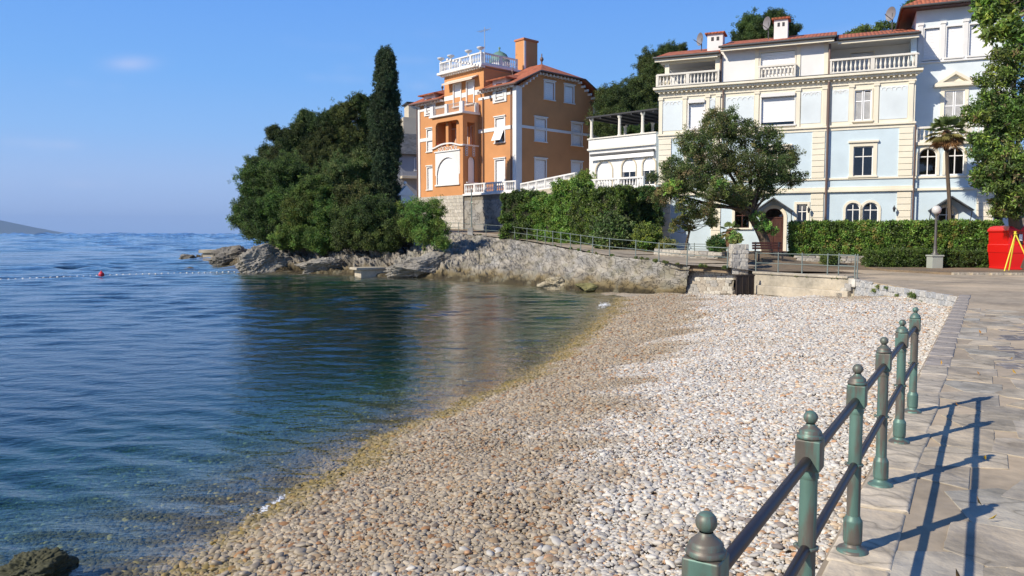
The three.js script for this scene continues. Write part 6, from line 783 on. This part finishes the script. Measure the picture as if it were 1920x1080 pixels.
{ // lantern globe on the terrace balustrade, flower boxes
  const p = at(999, 352, 61.5), o = thing('terrace_globe_lamp', 'small white globe lamp above the tall dark hedge', 'lamp', [p.x, p.y - 1.0, p.z]); part('post', cyl(0.05, 0.04, 0.9, 8), m.white, o); part('globe', new THREE.SphereGeometry(0.15, 14, 10).translate(0, 1.0, 0), m.white, o);
  const q = fOr.to(5.9, 10.1, 1.9); const f = thing('flower_box', 'red flowers on the loggia ledge of the orange villa', 'flowers', [q.x, 10.62, q.z], fOr.turn); part('trough', rbx(-0.3, 0.5, -0.15, 0.05, -0.1, 0.12, 0.02), M(0.3, 0.1, 0.06, 0.9), f); crown(f, [[0, 0.1, 0, 0.25, 0.12, 0.14], [0.35, 0.1, 0, 0.2, 0.12, 0.14]], 900, 'small', [[0.45, 0.03, 0.03], [0.1, 0.18, 0.04], [0.5, 0.06, 0.06]], { seed: 91, size: 0.6, name: 'blossom' });
  const st = at(882, 440, 63.6), pl = thing('path_pillar', 'slender whitewashed pillar on the path edge above the rocks', 'pillar', [st.x, 1.2, st.z]); part('pillar_shaft', rbx(-0.22, 0.22, -0.6, 1.15, -0.22, 0.22, 0.03), M(0.62, 0.6, 0.56, 0.9, { map: T.rock }), pl); part('pipe', cyl(0.05, 0.045, 3.2, 8).translate(0.1, 1.1, 0), m.iron, pl);
}
{ // little breaking ripples at the water's edge
  const R = rng(71), N = 420, im = new THREE.InstancedMesh(stoneGeo(9, 1, 0.4), M(0.8, 0.82, 0.83, 0.7), N); im.name = 'foam'; im.userData.kind = 'stuff'; tag(im, 'thin white foam where ripples break along the shingle edge', 'foam'); const o = new THREE.Object3D(), gs = () => (R() + R() + R() - 1.5) * 0.8; let n = 0;
  while (n < N) { const far = R() < 0.45, D = far ? 32.6 + 1.1 * gs() + 1.5 * R() : 8.35 + 0.55 * gs(), i = SHORE.findIndex((q) => q[1] > D), a = SHORE[i - 1], b = SHORE[i], t = (D - a[1]) / (b[1] - a[1]), X = lerp(a[0], b[0], t) - (far ? 0.5 + 0.3 * gs() : 0.1 + 0.045 * gs() + 0.05 * sn(D * 5, 1, 1)), s = (0.004 + 0.008 * R() * R()) * (far ? 2.6 : 1); o.position.set(X, SEA + 0.006, -D); o.rotation.set(0, R() * 6, 0); o.scale.set(s * 1.8, s * 0.5, s); o.updateMatrix(); im.setMatrixAt(n++, o.matrix); }
  im.castShadow = im.receiveShadow = true; scene.add(im);
}
{ // weeds in the wall foot and joints, fallen leaves on the paving
  const R = rng(205), spots = []; for (let i = 0; i < 9; i++) { const t = 0.08 + 0.84 * R(); spots.push([lerp(C2[0], CORNER[0], t) - 0.06, lerp(-0.45, -0.1, R()), -lerp(C2[1], CORNER[1], t), 0.05 + 0.05 * R()]); }
  for (let i = 0; i < 10; i++) { const t = R(); spots.push([lerp(C3[0], C2[0], t) - 0.05, 0.02, -lerp(C3[1], C2[1], t) + 0.02, 0.04 + 0.04 * R()]); }
  for (let i = 0; i < 26; i++) { const k = 1 + 7 * R(), j = floor(k), t = k - j, a = PATH[j], b = PATH[j + 1]; spots.push([lerp(a[0], b[0], t), lerp(a[2], b[2], t) + 0.02, -lerp(a[1], b[1], t) + 0.05, 0.05 + 0.07 * R()]); }
  const o = new THREE.Group(); o.name = 'weeds'; tag(o, 'small green weeds growing from the wall tops and joints', 'weeds', null, 'stuff'); scene.add(o); crown(o, spots.map(([x, y, z, r]) => [x, y, z, r, r * 0.8, r]), 4200, 'small', [...G.dark, ...G.olive, G.mid[0]], { seed: 207, size: 0.42, name: 'weed_tuft' });
  const lg = sprig(3, 1, 0.06, 0.03, 0), im = new THREE.InstancedMesh(lg, M(1, 1, 1, 0.8), 22), d = new THREE.Object3D(), c = C(1, 1, 1); im.name = 'fallen_leaves'; tag(im, 'few dry yellow and brown leaves lying on the promenade', 'leaves', null, 'stuff');
  for (let i = 0; i < 22; i++) { const D = 3 + 15 * R() * R(), X = edgeX(D) + 0.15 + R() * (0.8 + 0.12 * D); d.position.set(X, 0.012, -D); d.rotation.set((R() - 0.5) * 0.5, R() * 6.3, (R() - 0.5) * 0.5); d.scale.setScalar(0.7 + 0.6 * R()); d.updateMatrix(); im.setMatrixAt(i, d.matrix); const q = R(); c.setRGB(0.25 + 0.3 * q, 0.14 + 0.25 * q * q, 0.04); im.setColorAt(i, c); } im.castShadow = im.receiveShadow = true; scene.add(im);
}
// sea haze
scene.fog = new THREE.FogExp2(new THREE.Color().setRGB(0.4, 0.62, 1.0), 1.8e-5);
renderer.render(scene, camera);
